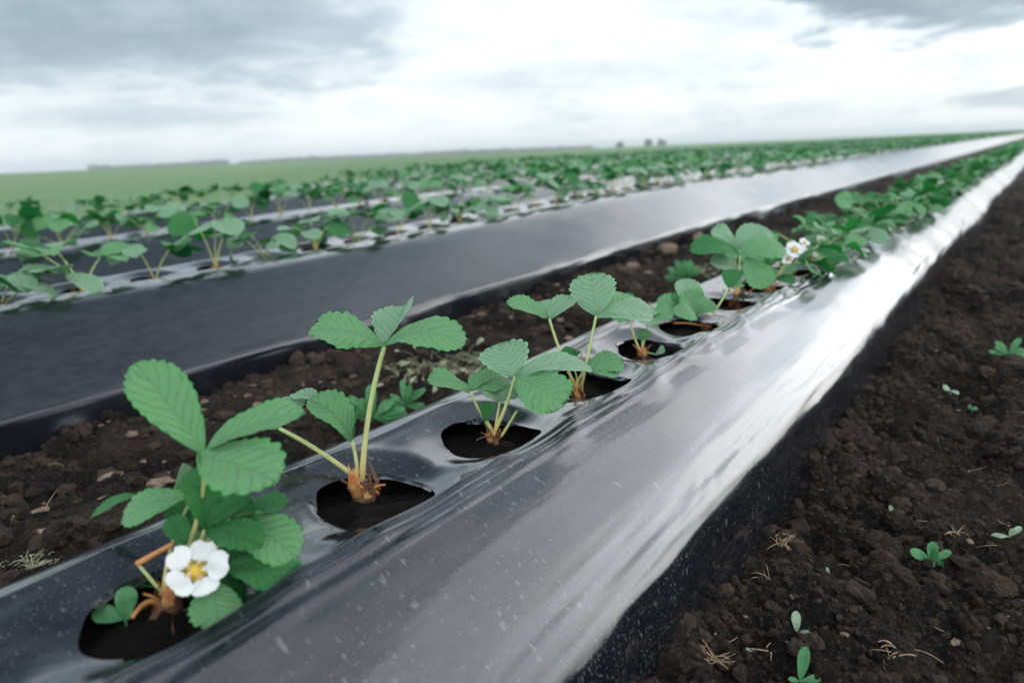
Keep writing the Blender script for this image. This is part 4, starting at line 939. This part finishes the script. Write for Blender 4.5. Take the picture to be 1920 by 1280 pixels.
V, T = lumps(420, (-.24, .7), (.5, 2.6), .0012, .0045, 68, 2.6, .5)
tag(mesh_np('dry_crumbs', V, None, T, None, [CHIP], smooth=False), 'tan dry crumbs strewn on the dark soil right of the bed', 'dry crumbs', None, 'stuff')
V, T = lumps(330, (-1.6, -.78), (.15, 4.0), .005, .017, 66, 2.0, .38)
tag(mesh_np('soil_chips', V, None, T, None, [CHIP]), 'dry pinkish brown chips strewn on the soil between the beds', 'soil chips', None, 'stuff')
for px, r_, lab in (((1246, 478), .042, 'large reddish brown clod against the second bed'), ((1185, 505), .026, 'smaller brown clod below the large reddish one'), ((1310, 452), .034, 'rounded brown clod nearest the bulge of the second film')):
    p = soil_px(*px); V, T = lumps(1, (0, .001), (0, .001), r_, r_ * 1.01, int(r_ * 1e4))
    V[:, 2] -= V[:, 2].mean() - r_ * .4
    o = mesh_np('clod', V, None, T, None, [CHIP]); o.location = p; tag(o, lab, 'clod', 'big clods between the beds')

def strand(mb, p, L, rng, r=.0007, lift=.004):
    a = rng.uniform(0, 6.28); d = np.array([math.cos(a), math.sin(a), rng.normal(0, .25)]); m = p + d * L * .5 + rng.normal(0, .12 * L, 3) + UPV * lift
    tube(mb, bezier(p + UPV * .002, m, p + d * L + UPV * lift * .6, 6), r, r * .5, 4, 0, False)
mb = MB(); rng = np.random.default_rng(71)
for _ in range(140):
    x = rng.uniform(-.24, .6); y = .55 + rng.uniform(0, 1) ** 1.4 * 2.2; strand(mb, np.array([x, y, soil_at(x, y)]), rng.uniform(.008, .035), rng, rng.uniform(.0003, .0007))
for _ in range(120):
    x = rng.uniform(-1.55, -.8); y = .2 + rng.uniform(0, 1) * 3; strand(mb, np.array([x, y, soil_at(x, y)]), rng.uniform(.015, .05), rng, .0009)
tag(mb.build('straw_litter', [STRAW]), 'fine dry root and straw threads scattered on the soil', 'straw', None, 'stuff')
for i, (px, L, n, lab) in enumerate([((1466, 1022), .03, 16, 'pale dry straw tuft on the soil edge beside the film'), ((1578, 905), .032, 18, 'largest tan straw tuft on the soil mound'), ((1548, 862), .022, 10, 'small tan straw tuft tucked close to the film'),
        ((1330, 1240), .036, 20, 'bunched dry straw at the foot of the film near the bottom edge'), ((1440, 1090), .03, 5, 'single upright orange straw on the soil next to the film'), ((1436, 1215), .035, 3, 'reddish thin straw stalk low on the right soil'),
        ((1680, 1225), .035, 8, 'brown root threads spread on the dark soil'), ((1790, 1005), .03, 6, 'tan straw stalk lying above the largest green weed'), ((1255, 1265), .03, 3, 'thin brown straw leaning on the film at the bottom')]):
    p = soil_px(*px); rg = np.random.default_rng(80 + i); mb = MB()
    for _ in range(n): strand(mb, rg.normal(0, L * .16, 3) * np.array([1, 1, .25]) + UPV * .002, L * rg.uniform(.4, .9), rg, rg.uniform(.0004, .0009), .008)
    o = mb.build('straw_tuft', [STRAW]); o.location = p; tag(o, lab, 'straw', 'dry straw bits on the right soil')

# ---------------------------------------------------------------- air
def haze_box():
    m, t = mat('haze_air')
    v = t.n('ShaderNodeVolumePrincipled', {'Color': (0.86, 0.93, 0.95), 'Density': 0.0009, 'Anisotropy': 0.2})
    t.n('ShaderNodeOutputMaterial', {'Volume': v.outputs[0]})
    x0, x1, y0, y1, z0, z1 = -2000, 2000, -60, 3300, -2.0, 14.0
    V = [(x, y, z) for z in (z0, z1) for y in (y0, y1) for x in (x0, x1)]
    o = mesh_np('haze', V, [(0, 2, 3, 1), (4, 5, 7, 6), (0, 1, 5, 4), (2, 6, 7, 3), (0, 4, 6, 2), (1, 3, 7, 5)], None, None, [m], smooth=False)
    tag(o, 'pale damp air over the whole field', 'haze', None, 'stuff')
haze_box()
